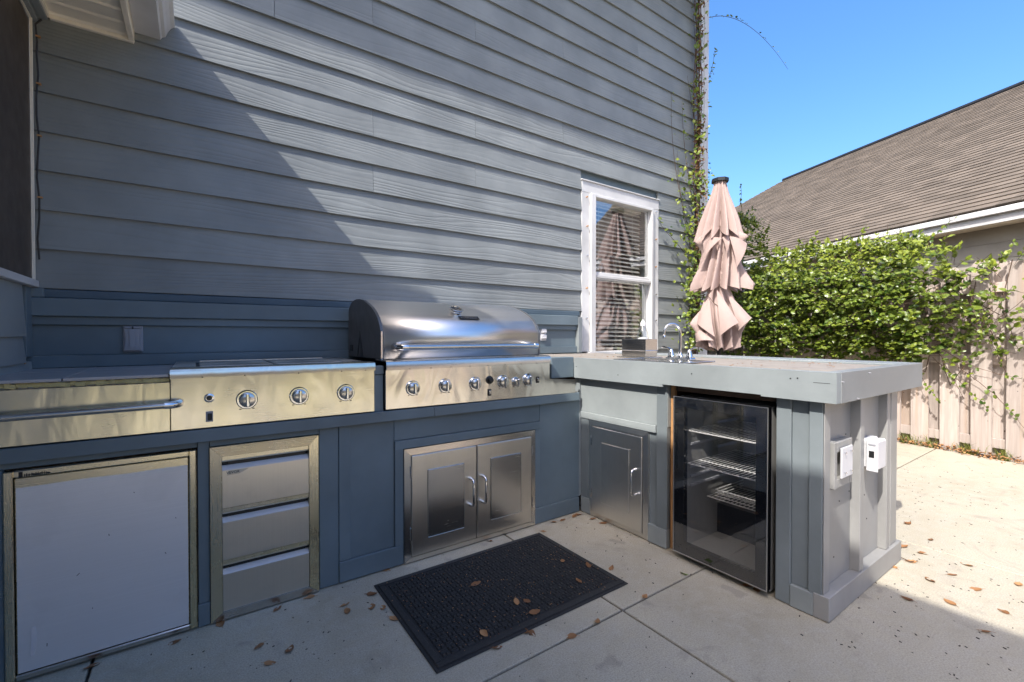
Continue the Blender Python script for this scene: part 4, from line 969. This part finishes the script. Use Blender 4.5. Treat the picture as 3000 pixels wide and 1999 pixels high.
# flaps folded over at the waists: bent triangles of cloth
def flap(a0, z0, a1, z1, a2, z2, r):
    bm = NB(); n = 8; pv = {}
    A, Bq, C = [Vector((UX + .85 * q * math.cos(VA + a), UY + .85 * q * math.sin(VA + a), z)) for a, z, q in ((a0, z0, r[0]), (a1, z1, r[1]), (a2, z2, r[2]))]
    nn = (Bq - A).cross(C - A).normalized()
    if nn.dot(A - Vector((UX, UY, A.z))) < 0: nn = -nn
    for i in range(n + 1):
        for j in range(n + 1 - i):
            s_, t_ = i / n, j / n; p_ = A * (1 - s_ - t_) + Bq * s_ + C * t_
            pv[i, j] = bm.verts.new(p_ + nn * (.018 * math.sin(math.pi * s_) + .022 * math.sin(math.pi * t_) + .01 * noise.noise(p_ * 9)))
    for i in range(n):
        for j in range(n - i):
            bm.faces.new((pv[i, j], pv[i + 1, j], pv[i, j + 1]))
            if j < n - i - 1: bm.faces.new((pv[i + 1, j], pv[i + 1, j + 1], pv[i, j + 1]))
    part('canopy_flap', bm, M_FABRIC, um, 'all')
flap(-.55, 1.86, -.95, 1.62, .10, 1.84, (.15, .22, .19)); flap(.55, 1.86, .72, 1.60, 1.25, 1.80, (.15, .22, .25)); flap(.12, 1.85, .3, 1.70, .5, 1.85, (.16, .20, .16))
flap(-.2, 1.44, .65, 1.16, .05, 1.06, (.13, .27, .24)); flap(-.75, 1.40, -1.1, 1.17, -.15, 1.05, (.12, .24, .25)); flap(.5, 1.40, 1.15, 1.20, .75, 1.10, (.13, .30, .24)); flap(-1.1, 1.14, -.95, 1.00, -.2, 1.02, (.21, .24, .23))
tube('tie_cord', [(UX + .14 * math.cos(VA - .7 + t_ * 1.2), UY + .14 * math.sin(VA - .7 + t_ * 1.2), 1.40 - .25 * t_ + .1 * t_ * t_) for t_ in [k / 8 for k in range(9)]], .0025, M_STEM, um, 5)

# ================================================================== FENCE
FD = Vector((math.sin(rad(10)), math.cos(rad(10)), 0)); FN = Vector((-FD.y, FD.x, 0)); F0 = Vector((5.75, .85, 0))   # FN points to the patio
def fp(s_, d=0.0, z=0.0): return F0 + FD * s_ + FN * d + Vector((0, 0, z))
fang = math.atan2(FD.y, FD.x)
fe = thing('picket_fence', 'weathered wooden shadowbox fence behind the green vine', 'fence', F0, rotz=fang)
def picket_mesh(h_):
    bm = NB(); prof = [(-.069, 0), (.069, 0), (.069, h_ - .035), (.040, h_), (-.040, h_), (-.069, h_ - .035)]
    add_prism(bm, prof, 'y', -.008, .008); me = bpy.data.meshes.new('picket'); bm.to_mesh(me); bm.free(); me.materials.append(M_FENCE); return me
pk = [picket_mesh(h_) for h_ in (1.70, 1.72, 1.735)]
k = -42
while .027 + .225 * k < 7.5:
    s_ = .027 + .225 * k + R.uniform(-.006, .006)
    link('picket', R.choice(pk), fe, (s_, .0105 + R.uniform(-.002, .002), R.uniform(-.03, .012)), (R.uniform(-.006, .006), R.uniform(-.006, .006), 0))
    link('picket', R.choice(pk), fe, (s_ + .1125, -.054, R.uniform(-.03, .012)), (0, R.uniform(-.006, .006), 0)); k += 1
for z in (.072, .80, 1.44): B('rail', -9.6, 7.6, -.044, .0005, z, z + .085, M_FENCE, fe, .003, local=True)
for s_ in (-8.5, -6.1, -3.7, -1.3, 1.1, 3.5, 5.9): B('post', s_ - .045, s_ + .045, -.155, -.064, -.1, 1.74, M_FENCE, fe, .003, local=True)
# fence at the bottom of the yard, behind the camera (seen mirrored in the steel)
fb = thing('yard_fence', 'weathered board fence along the far side of the lawn', 'fence', (0, -8.5, 0))
bm = NB(); add_box(bm, -.095, .095, -.009, .009, 0, 1.8); me = bpy.data.meshes.new('board'); bm.to_mesh(me); bm.free(); me.materials.append(M_FENCE)
for k in range(70): link('board', me, fb, (-7 + k * .2, 0, R.uniform(-.03, .01)))
B('rail', -7.1, 7.1, -.05, -.0095, .4, .49, M_FENCE, fb, 0, local=True)

rh = thing('rear_house', 'beige house across the lawn behind the yard fence', 'house', (0, -13, 0))
B('wall', -9, 9, -16, -12, -.1, 3.0, paint('beige_stucco', (.50, .40, .29), .8, 'x'), rh, 0)
prism('roof', [(-11.5, 2.95), (-16, 5.6), (-16, 5.4), (-11.5, 2.8)], 'x', -9.5, 9.5, M_SHING1, rh)
# ================================================================== NEIGHBOUR HOUSE
NU = Vector((math.sin(rad(21)), math.cos(rad(21)), 0)); E0 = Vector((8.56, .95, 0)); nang = math.atan2(NU.y, NU.x)
nh = thing('neighbour_house', 'tan single storey house with brown shingle roof beyond the fence', 'house', E0, rotz=nang)
# local frame: x along the eave, y = towards the camera, z up; roof rises towards -y
EZ, DP, RH, TL, TR = 2.78, 5.6, 6.55, -4.0, 14.9
SLP = (RH - EZ) / DP; SL = math.hypot(DP, RH - EZ); RID = TR - DP
B('wall', TL, TR - .4, -10, -.36, 0, 2.55, M_TAN, nh, 0, local=True)
for k in range(11):
    z = .12 + k * .222
    bm = NB(); add_prism(bm, [(-.3595, z), (-.3345, z), (-.345, z + .225), (-.3595, z + .225)], 'x', TL, TR - .4); part('siding_board', bm, M_TAN, nh, local=True)
B('soffit', TL, TR, -.40, -.02, 2.555, 2.58, M_SOFFIT, nh, 0, local=True)
B('fascia', TL, TR, -.019, .004, 2.545, 2.72, M_WHITE, nh, .002, local=True)
B('gutter_lip', TL, TR, .0045, .06, 2.655, 2.735, M_WHITE, nh, .006, local=True)
bm = NB(); zt_ = EZ - .035
rv = [bm.verts.new(p) for p in ((TL, .05, zt_ - .02), (TR, .05, zt_ - .02), (RID, -DP, RH - .04), (TL, -DP, RH - .04), (TR, -2 * DP, zt_), (TL, -2 * DP, zt_))]
bm.faces.new((rv[0], rv[1], rv[2], rv[3])); bm.faces.new((rv[1], rv[4], rv[2])); bm.faces.new((rv[3], rv[2], rv[4], rv[5]))
rf_ = part('roof', bm, M_SHING1, nh, local=True)
EXP = .143; NC = int(SL / EXP)
ca, sa = DP / SL, (RH - EZ) / SL                    # slope direction: (-ca, +sa) in (y, z)
def tab_box(bm, x0, x1, c, lift=0.0):
    u0, u1 = c * EXP, c * EXP + EXP * 1.05
    def Q(x, u, h_): return (x, .05 - ca * u - (-sa) * h_ * 1.0, EZ - .03 + sa * u + ca * h_)
    lo, hi = .022 + lift, .008
    b_ = [bm.verts.new(Q(x0, u0, lo)), bm.verts.new(Q(x1, u0, lo)), bm.verts.new(Q(x1, u1, hi)), bm.verts.new(Q(x0, u1, hi)), bm.verts.new(Q(x0, u0, 0)), bm.verts.new(Q(x1, u0, 0)), bm.verts.new(Q(x1, u1, 0)), bm.verts.new(Q(x0, u1, 0))]
    for f in ((0, 1, 2, 3), (4, 5, 1, 0), (5, 6, 2, 1), (7, 4, 0, 3)): bm.faces.new([b_[i] for i in f])
tabs = []
for c in range(NC):
    x = TL + R.uniform(0, .3); lim = TR - c * EXP * ca
    while x < lim - .05:
        w = R.choice((.19, .24, .30, .33)); x1 = min(x + w, lim); tabs.append((x, x1 - .004, c, R.choice((0, 0, 0, .003)))); x = x1
near = sorted(tabs, key=lambda t_: (t_[0] - 1.0) ** 2 + (t_[2] * EXP) ** 2 * .5 if t_[0] > -.2 else 1e9)[:290]; nearset = set(near)
bm = NB()
for t_ in tabs:
    if t_ not in nearset: tab_box(bm, *t_)
o = tinted(bm, 'shingle', M_SHING, rf_, 4, local=True); o['kind'] = 'stuff'
shm = {}
for x0, x1, c, l in near:
    key = (round(x1 - x0, 2), l)
    if key not in shm:
        bm = NB(); tab_box(bm, 0, key[0] , 0, l); me = bpy.data.meshes.new('shingle'); bm.to_mesh(me); bm.free(); me.materials.append(M_SHING1); shm[key] = me
    link('shingle', shm[key], rf_, (x0, -ca * c * EXP, sa * c * EXP))
bm = NB(); add_tube(bm, [(TL, -DP, RH + .01), (RID, -DP, RH + .01)], .07, 8); part('ridge_vent', bm, M_BLACKM, rf_, local=True)

# ================================================================== VINES
def leaf_geo(bm, pos, dirv, nrm, L, w, fold=.25, curl=.12):
    d = dirv.normalized(); n_ = (nrm - d * nrm.dot(d))
    if n_.length < 1e-4: n_ = d.orthogonal()
    n_.normalize(); s_ = d.cross(n_)
    mid = [(0, 0), (.34, .03), (.70, .0), (1.0, -curl)]
    wid = [0, .5, .42, 0]
    M_ = [bm.verts.new(pos + d * (a * L) + n_ * (b * L)) for a, b in mid]
    Lf = [bm.verts.new(pos + d * (mid[i][0] * L) + n_ * ((mid[i][1] + fold * wid[i] * .5) * L) + s_ * (wid[i] * w)) for i in (1, 2)]
    Rt = [bm.verts.new(pos + d * (mid[i][0] * L) + n_ * ((mid[i][1] + fold * wid[i] * .5) * L) - s_ * (wid[i] * w)) for i in (1, 2)]
    bm.faces.new((M_[0], M_[1], Lf[0])); bm.faces.new((M_[1], M_[2], Lf[1], Lf[0])); bm.faces.new((M_[2], M_[3], Lf[1]))
    bm.faces.new((M_[0], Rt[0], M_[1])); bm.faces.new((M_[1], Rt[0], Rt[1], M_[2])); bm.faces.new((M_[2], Rt[1], M_[3]))
def rv3(s=1.0): return Vector((R.uniform(-s, s), R.uniform(-s, s), R.uniform(-s, s)))
leaf_meshes = []
for k in range(4):
    bm = NB(); leaf_geo(bm, Vector((0, 0, 0)), Vector((1, 0, 0)), Vector((0, 0, 1)), .05, .034, R.uniform(.1, .4), R.uniform(.05, .2))
    me = bpy.data.meshes.new('leaf'); bm.to_mesh(me); bm.free(); me.materials.append(M_LEAF1); leaf_meshes.append(me)
def leaf_obj(parent, pos, dirv, nrm, sc):
    d = dirv.normalized(); n_ = (nrm - d * nrm.dot(d)).normalized(); s_ = n_.cross(d)
    o = bpy.data.objects.new('leaf', R.choice(leaf_meshes)); COL.objects.link(o); o.parent = parent
    mm = Matrix(((d.x, s_.x, n_.x, pos.x), (d.y, s_.y, n_.y, pos.y), (d.z, s_.z, n_.z, pos.z), (0, 0, 0, 1))) @ Matrix.Scale(sc, 4)
    o.matrix_local = Matrix.Translation(-root_loc(parent)) @ mm
# ---- vine mass on the fence
fv = thing('fence_vine', 'dense glossy green vine spilling over the wooden fence', 'vine', F0)
def ztop(s_):
    pts = [(-.6, 1.3), (-.25, 1.75), (.1, 1.72), (.3, 1.88), (.55, 1.98), (.9, 1.98), (1.35, 2.05), (1.8, 2.02), (2.1, 2.15), (2.35, 2.65), (2.7, 2.75), (3.2, 2.6), (4.5, 2.5)]
    for (a, b), (c, d) in zip(pts, pts[1:]):
        if a <= s_ <= c: return b + (d - b) * (s_ - a) / (c - a) + .09 * noise.noise(Vector((s_ * 5, 0, 0)))
    return 1.3 if s_ < 0 else 2.5
def zbot(s_): return .80 + .10 * noise.noise(Vector((s_ * 3, 7, 0))) + (.1 if s_ < .2 else 0)
bm = NB(); tints = []; outer = []
stems = []
n_spr = 0
while n_spr < 3500:
    s_ = R.uniform(-.45, 4.2)
    dens = 1.0 if s_ > .42 else max(.05, .06 + (s_ + .05) * 1.2) if s_ > -.05 else .05
    if R.random() > dens: continue
    if s_ > 2.9 and R.random() < .4: continue
    zt1, zb1 = ztop(s_), zbot(s_); z = zb1 + (zt1 - zb1) * R.random() ** .9
    v = (z - zb1) / (zt1 - zb1)
    bulge = (.10 + .32 * math.sin(min(1, v * 1.05) * math.pi) ** .7) * (1 if s_ > .35 else .55 if s_ > 0 else .35) * (1 + .5 * noise.noise(Vector((s_ * 3.5, z * 3.5, 3))))
    d = bulge * (R.random() ** .45) + .02
    if z > 1.72: d += R.uniform(-.30, .02)
    p_ = fp(s_, d, z); outw = FN * R.uniform(.2, 1) + FD * R.uniform(-.8, .8) + Vector((0, 0, R.uniform(-.35, .9)))
    outw.normalize(); ln = R.uniform(.08, .20) if v < .85 else R.uniform(.10, .28)
    if v > .9: outw = (outw + Vector((0, 0, .9))).normalized()
    nl = R.randint(5, 9); depth = d / max(.05, bulge)
    for i in range(nl):
        t_ = (i + .5) / nl; q = p_ + outw * ln * t_ + Vector((0, 0, -.10 * ln * t_ * t_ * 3))
        side = 1 if i % 2 else -1
        dv = outw * .5 + outw.cross(Vector((0, 0, 1))) * side * .8 + rv3(.45); nm = Vector((0, 0, .75)) + FN * .7 + rv3(.6)
        L = R.choice((R.uniform(.030, .050), R.uniform(.046, .078))) * (1.1 - .35 * t_)
        tt = min(1, max(0, R.gauss(.24 + .45 * t_ * (1 if v > .7 else .55) + (.22 if v > .8 else 0), .16)))  # inner leaves tinted darker to stand in for shade inside the mass
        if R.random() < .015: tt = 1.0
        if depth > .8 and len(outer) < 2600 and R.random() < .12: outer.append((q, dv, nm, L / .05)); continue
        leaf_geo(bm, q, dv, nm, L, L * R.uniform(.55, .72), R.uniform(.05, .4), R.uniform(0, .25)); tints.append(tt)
    if R.random() < .35 or s_ < .3: stems.append((p_ - outw * .05, p_ + outw * ln * .5, p_ + outw * ln + Vector((0, 0, -.02))))
    n_spr += 1
R.shuffle(outer)
for q, dv, nm, sc in outer[290:]: leaf_geo(bm, q, dv, nm, .05 * sc, .032 * sc); tints.append(min(1, max(0, R.gauss(.40, .2))))
# tendrils wandering over the bare boards at the right, and tips in the air
tend = [((.35, .10, .86), (.12, .07, .60), (-.02, .06, .42)), ((.20, .08, .80), (-.10, .05, .55), (-.24, .04, .28)), ((.30, .1, .95), (.05, .08, .74), (-.22, .06, .70)), ((.25, .1, 1.3), (-.05, .08, 1.15), (-.30, .06, 1.22)), ((.2, .12, 1.5), (-.1, .1, 1.55), (-.18, .08, 1.85)), ((.6, .05, 1.95), (.50, .10, 2.10), (.40, .12, 2.02)), ((.42, .06, 1.9), (.34, .06, 2.06), (.18, .10, 2.14)),
        ((1.0, .1, 2.0), (.95, .12, 2.16), (.9, .1, 2.2)), ((1.5, .1, 2.0), (1.45, .12, 2.18), (1.4, .1, 2.24)), ((.30, .1, .9), (.2, .09, .66), (.13, .08, .50)), ((.5, .12, .88), (.42, .12, .62), (.30, .1, .45)), ((-.02, .08, 1.6), (-.12, .08, 1.30), (-.2, .06, .95)), ((2.35, .2, 2.5), (2.15, .3, 2.75), (1.98, .35, 2.62)), ((2.2, .2, 2.3), (2.0, .35, 2.5), (1.85, .4, 2.42)), ((2.3, .2, 2.6), (2.28, .3, 2.9), (2.22, .33, 3.02))]
tend += [((R.uniform(.1, .5), .12, R.uniform(.9, 1.6)), (R.uniform(-.1, .2), .1, R.uniform(.8, 1.5)), (R.uniform(-.42, 0), .06, R.uniform(.7, 1.5))) for _ in range(14)]
sbm = NB()
for a, b, c in tend:
    A, Bq, C = fp(*a), fp(*b), fp(*c); pts = []
    for i in range(13):
        t_ = i / 12; q = A * (1 - t_) ** 2 + Bq * 2 * t_ * (1 - t_) + C * t_ * t_ + rv3(.006); pts.append(q)
        if i > 1 and R.random() < .85:
            for side in (-1, 1):
                if R.random() < .62:
                    dv = (C - A).normalized() * .5 + Vector((0, 0, side * .7)) + FN * .3 + rv3(.4); L = R.uniform(.034, .050) * (1.1 - .3 * t_)
                    leaf_geo(bm, q, dv, FN * .8 + Vector((0, 0, .6)) + rv3(.5), L, L * .66); tints.append(min(1, max(0, R.gauss(.38, .24))))
    add_tube(sbm, pts, [.0032 - .0016 * i / 12 for i in range(13)], 5)
for a, b, c in stems: add_tube(sbm, [a, b, c], .0016, 4, False)
for _ in range(26):                                  # woody runners deep in the mass
    s_ = R.uniform(.0, 4.0); z = R.uniform(.5, 1.5); pts = []
    for i in range(9): pts.append(fp(s_ + R.uniform(-.04, .04) - i * .05, R.uniform(.02, .08), z + i * R.uniform(-.02, .06)))
    add_tube(sbm, pts, .0038, 5)
for s_ in (1.3, 2.1, 3.0, .75): add_tube(sbm, [fp(s_ + .05 * math.sin(i * 1.3 + s_), .05, i * .16) for i in range(8)], [.014 - .0012 * i for i in range(8)], 6)
part('stem', sbm, M_STEM, fv, True)
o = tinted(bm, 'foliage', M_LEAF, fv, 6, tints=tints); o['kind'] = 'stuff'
for q, dv, nm, sc in outer[:290]: leaf_obj(fv, q, dv, nm, sc)
# ---- vine climbing the house corner
hv = thing('corner_vine', 'thin green vine with brown dead leaves climbing the house corner', 'vine', (4.05, 2.6, 0))
bm = NB(); dbm = NB(); sbm = NB(); tints = []; dt = []; singles = []
def leafy(q, dv, nm, L, tt):
    if len(singles) < 150 and R.random() < .25: singles.append((q, dv, nm, L / .05))
    else: leaf_geo(bm, q, dv, nm, L, L * .66, R.uniform(.1, .4), R.uniform(0, .3)); tints.append(tt)
for k in range(7):                                   # main trunks
    pts = [Vector((4.055 - .07 * (k % 4) / 3 + .022 * math.sin(i * .7 + k * 2) - (.05 if i < 5 else 0) + R.uniform(-.008, .008), 2.605 - .03 * R.random() - .01 * (k % 3), i * .2)) for i in range(24)]
    add_tube(sbm, pts, [.010 - .0003 * i for i in range(24)] if k < 3 else [.0045] * 24, 6)
for i in range(900):                                 # dead leaves caught on the stems
    z = R.choice((R.uniform(.9, 3.4), R.uniform(1.2, 2.9), R.uniform(2.4, 4.6))); sp_ = .075 if z < 3.0 else .04
    q = Vector((4.025 + R.gauss(0, sp_ * .5), 2.585 - abs(R.gauss(0, .03)), z)); L = R.uniform(.018, .040)
    leaf_geo(dbm, q, rv3() + Vector((0, 0, -.5)), rv3() + Vector((0, -.6, 0)), L, L * .6, .5, .3); dt.append(R.random())
for i in range(520):
    z = R.choice((R.uniform(.9, 2.2), R.uniform(1.0, 3.1), R.uniform(.9, 2.6), R.uniform(2.8, 4.6))); wide = .12 if z < 2.2 else .085 if z < 3.0 else .05
    q = Vector((min(4.10, 4.005 + R.gauss(0, wide)), 2.575 - abs(R.gauss(0, .055 if z < 2.6 else .03)), z))
    leafy(q, rv3() + Vector((-.2, -.3, .25)), Vector((-.6, -.5, .7)) + rv3(.5), R.uniform(.030, .052), min(1, max(0, R.gauss(.52, .25))))
for i in range(280):
    z = R.choice((R.uniform(.95, 2.0), R.uniform(1.2, 2.7))); q = Vector((min(4.08, 3.90 + R.gauss(0, .10) - (.10 if R.random() < .25 else 0)), 2.585 - abs(R.gauss(0, .05)), z))
    leafy(q, rv3() + Vector((-.3, -.3, .25)), Vector((-.6, -.5, .7)) + rv3(.5), R.uniform(.030, .052), min(1, max(0, R.gauss(.58, .22))))
runners = [[(4.0, 2.60, 2.30), (3.86, 2.595, 2.62), (3.80, 2.60, 3.02), (3.82, 2.615, 3.30)], [(3.98, 2.60, 2.0), (3.70, 2.59, 2.38), (3.62, 2.60, 2.85), (3.645, 2.61, 3.32)], [(3.95, 2.60, 1.9), (3.78, 2.58, 2.2), (3.72, 2.595, 2.6), (3.74, 2.61, 2.8)], [(3.98, 2.6, 1.75), (3.70, 2.57, 1.95), (3.52, 2.58, 1.98), (3.42, 2.59, 2.12)], [(4.05, 2.6, 2.9), (3.98, 2.58, 3.1), (3.93, 2.59, 3.3), (3.88, 2.60, 3.55)], [(3.98, 2.6, 1.2), (3.86, 2.57, 1.5), (3.88, 2.58, 1.8), (3.92, 2.59, 2.1)], [(3.98, 2.6, 1.0), (3.88, 2.56, 1.1), (3.84, 2.56, 1.35), (3.9, 2.58, 1.6)], [(4.06, 2.6, 3.3), (4.0, 2.59, 3.6), (4.01, 2.6, 3.9), (3.97, 2.6, 4.2)],
           [(4.30, 2.68, 4.30), (4.8, 2.66, 4.62), (5.4, 2.62, 4.55), (5.93, 2.6, 4.30)], [(4.3, 2.68, 3.6), (4.38, 2.67, 3.75), (4.42, 2.66, 3.85), (4.44, 2.66, 4.02)]]
for r_ in runners:
    P0, P1, P2, P3 = map(Vector, r_); pts = []; n = 18
    for i in range(n + 1):
        t_ = i / n; q = P0 * (1 - t_) ** 3 + P1 * 3 * t_ * (1 - t_) ** 2 + P2 * 3 * t_ * t_ * (1 - t_) + P3 * t_ ** 3; pts.append(q)
        if i and R.random() < .8:
            for side in (-1, 1):
                if R.random() < .7: leafy(q + Vector((0, -.01, 0)), Vector((side * .7, -.35, R.uniform(-.3, .5))) + rv3(.3), Vector((-.5, -.7, .6)) + rv3(.4), R.uniform(.026, .042), min(1, max(0, R.gauss(.6, .22))))
    add_tube(sbm, pts, [.0032 - .0018 * i / n for i in range(n + 1)], 5)
for i in range(420):                                 # growth on the far side of the corner
    z = R.choice((R.uniform(.9, 2.6), R.uniform(2.0, 3.1), R.uniform(2.6, 3.6))); wide = .10 if z < 2.9 else .035
    q = Vector((4.30 + abs(R.gauss(0, wide)), R.uniform(2.68, 2.95), z))
    leafy(q, rv3() + Vector((.5, 0, .2)), Vector((.5, -.2, .6)) + rv3(.5), R.uniform(.026, .044), min(1, max(0, R.gauss(.22, .2))))  # low tint paints in the shade behind the corner
part('stem', sbm, M_STEM, hv, True)
o = tinted(bm, 'foliage', M_LEAF, hv, 6, tints=tints); o['kind'] = 'stuff'
o = tinted(dbm, 'dead_leaves', M_DEAD, hv, 6, tints=dt); o.name = 'dead_foliage'; o['kind'] = 'stuff'
for q, dv, nm, sc in singles: leaf_obj(hv, q, dv, nm, sc)

# ================================================================== FALLEN LEAVES, LITTER, GRASS
def dry_leaf_mesh(seed):
    rr = random.Random(seed); bm = NB(); nu, nv = 8, 6; g = []
    bend, cup, tw = rr.uniform(.3, 1.1), rr.uniform(.2, .9), rr.uniform(-.8, .8)
    for i in range(nu + 1):
        u = i / nu; w = .42 * math.sin(math.pi * u ** .85) ** .8 * rr.uniform(.9, 1.1) + .004; row = []
        for j in range(nv + 1):
            v = j / nv * 2 - 1; x = (u - .5); y = w * v * .62
            z = cup * y * y * 1.6 + bend * (x * x) * .55 + tw * x * y * .9 + .035 * noise.noise(Vector((x * 7, y * 9, seed)))
            row.append(bm.verts.new((x, y, z)))
        g.append(row)
    for i in range(nu):
        for j in range(nv): bm.faces.new((g[i][j], g[i + 1][j], g[i + 1][j + 1], g[i][j + 1]))
    add_tube(bm, [(-.5, 0, .55 * bend * .25), (-.62, .02, .10 * bend), (-.72, .03, .12 * bend)], .012, 5)
    zmin = min(v.co.z for v in bm.verts); bmesh.ops.translate(bm, verts=bm.verts, vec=(0, 0, -zmin))
    me = bpy.data.meshes.new('fallen_leaf'); bm.to_mesh(me); bm.free(); me.materials.append(M_DRY)
    me.polygons.foreach_set('use_smooth', [True] * len(me.polygons)); return me
dl = [dry_leaf_mesh(s_) for s_ in range(7)]
def E_(x, y): return 1000 + x / 2.243, 1300 + y / 2.243
def C_(x, y): return x / 2.093, 1250 + y / 2.093
def K_(x, y): return 2200 + x / 2.941, 1500 + y / 2.941
def G_(x, y): return 1650 + x / 1.8445, 1000 + y / 1.8445
mat_leaves = [E_(*q) for q in ((885, 922), (1150, 1045), (1222, 1038), (1270, 1110), (938, 1250), (1455, 775), (1622, 800), (1560, 902))]
slab_leaves = [E_(*q) for q in ((290, 832), (25, 1060), (40, 1105), (205, 995), (200, 1075), (275, 1082), (352, 1155), (970, 640), (1330, 580), (1775, 822), (1995, 1005), (1682, 1175), (1505, 1270), (1025, 1345), (1165, 1245), (1200, 1235), (1248, 1245), (1530, 480), (1560, 470), (1655, 497), (1718, 525), (1455, 505), (1400, 518))]
slab_leaves += [C_(*q) for q in ((560, 1475), (1350, 1212), (1700, 1120), (1895, 1050), (1588, 1352), (1778, 1370), (1655, 1455), (1070, 1325))]
slab_leaves += [G_(*q) for q in ((1000, 1325), (1045, 1345))]
sun_leaves = [K_(*q) for q in ((1350, 103), (1550, 245), (1305, 303), (1480, 360), (1220, 472), (1540, 590), (1925, 670), (2305, 630), (1735, 545), (1715, 785), (2175, 862), (1860, 460))]
shade_leaves = [K_(*q) for q in ((1345, 755), (2010, 1035), (1375, 432))]
def drop(px, py, z, label, grp, size):
    p_ = on_z(px, py, z); o = link('fallen_leaf', R.choice(dl), None, (p_.x, p_.y, z + .0005), (R.uniform(-.2, .2), R.uniform(-.2, .2), R.uniform(0, 6.28)))
    s_ = size * R.uniform(.8, 1.15); o.scale = (s_, s_, s_ * R.uniform(.7, 1.2)); o['label'] = label; o['category'] = 'leaf'; o['group'] = grp
for q in mat_leaves: drop(*q, .0115, 'dry curled brown leaf lying on the black mat', 'dry leaves on the mat', .046)
def where(p_):
    if p_.x < .42: return 'dry brown leaf on the concrete at the foot of the drawer stack'
    if p_.x < .64: return 'dry brown leaf on the concrete between the mat and the drawer stack'
    if p_.y > 1.86: return 'dry brown leaf drifted into the corner by the dark single door' if p_.x > 1.4 else 'dry brown leaf between the mat and the pair of steel doors'
    if p_.y < 1.30 and p_.x < 1.45: return 'dry brown leaf on the concrete along the outer long edge of the mat'
    return 'dry brown leaf on the concrete between the mat and the beverage cooler'
for q in slab_leaves: l_ = where(on_z(*q)); drop(*q, 0, l_, l_.replace('dry brown leaf', 'leaves'), .046)
for q in sun_leaves: drop(*q, 0, 'dry orange leaf lying on the sunlit concrete beside the counter end', 'dry leaves on the sunlit concrete', .050)
for q in shade_leaves: drop(*q, 0, 'dull brown leaf on the concrete at the foot of the counter end', 'dry leaves near the counter end', .050)
gl = link('green_leaf', leaf_meshes[0], None, tuple(on_z(*G_(665, 1265), .004)), (.3, .2, 1.0)); gl['label'] = 'small green leaf lying on the concrete before the beverage cooler'; gl['category'] = 'leaf'
tw = NB(); a = on_z(*K_(1265, 390), .004); b_ = on_z(*K_(1370, 428), .006); c_ = on_z(*K_(1435, 422), .004); add_tube(tw, [a, (a + b_) / 2 + Vector((0, .006, .004)), b_, c_], .0022, 5)
o = part('twig', tw, M_STEM); o['label'] = 'thin dry twig on the sunlit concrete by the counter'; o['category'] = 'twig'
bm = NB()                                            # black seed specks over the slabs
for i in range(2100):
    x, y = R.uniform(-.2, 5.3), R.uniform(.1, 2.3)
    if x < 1.9 and y > 1.97 or 1.9 < x < 2.72 and y > .69: continue
    dn = (.30 if x > 1.6 else .12) + .75 * max(0, noise.noise(Vector((x * 1.4, y * 1.4, 5))) + .25) + (.35 if 1.8 < x < 3.2 and y < .9 else 0)
    if R.random() > dn or (MX0 < x < MX1 and MY0 < y < MY1): continue
    s_ = R.uniform(.0010, .0024) * (1 if x > 1.75 else .8)
    add_box(bm, -s_ * 1.9, s_ * 1.9, -s_ * .8, s_ * .8, 0, s_ * .9, 0, Matrix.Translation((x, y, .0002)) @ Matrix.Rotation(R.gauss(.9, .7), 4, 'Z'))
o = part('seed_specks', bm, M_DEBRIS); o['kind'] = 'stuff'
bm = NB()
for i in range(1500):                                # leaf litter along the fence
    s_ = R.uniform(-1.2, 3.5); d = abs(R.gauss(.02, .075)) + .015
    q = fp(s_, d, .004 + R.uniform(0, .035) * max(0, 1 - d * 5)); L = R.uniform(.015, .042)
    leaf_geo(bm, q, Vector((R.uniform(-1, 1), R.uniform(-1, 1), R.uniform(-.1, .35))), Vector((0, 0, 1)) + rv3(.6), L, L * R.uniform(.3, .7), .4, .2)
o = tinted(bm, 'leaf_litter', M_LITTER, None, 6); o['kind'] = 'stuff'
bm = NB()
for i in range(420):                                 # grass tufts at the fence foot
    s_ = R.choice((R.gauss(.42, .06), R.gauss(.12, .03), R.gauss(-.12, .03), R.gauss(.55, .05), R.uniform(-.5, 2.0)))
    q = fp(s_, R.uniform(-.02, .07), -.02); h_ = R.uniform(.04, .15); lean = rv3(.6); lean.z = 1; lean.normalize(); sd_ = rv3(); sd_.z = 0; sd_ = sd_.normalized() * .0022
    v0, v1 = bm.verts.new(q - sd_), bm.verts.new(q + sd_); m_ = q + lean * h_ * .6 + Vector((0, 0, h_ * .1)); v2, v3 = bm.verts.new(m_ + sd_ * .8), bm.verts.new(m_ - sd_ * .8); tp = bm.verts.new(q + lean * h_ + Vector((lean.x, lean.y, -.1)) * h_ * .35)
    bm.faces.new((v0, v1, v2, v3)); bm.faces.new((v3, v2, tp))
o = tinted(bm, 'grass', M_GRASSB, None, 2); o['kind'] = 'stuff'
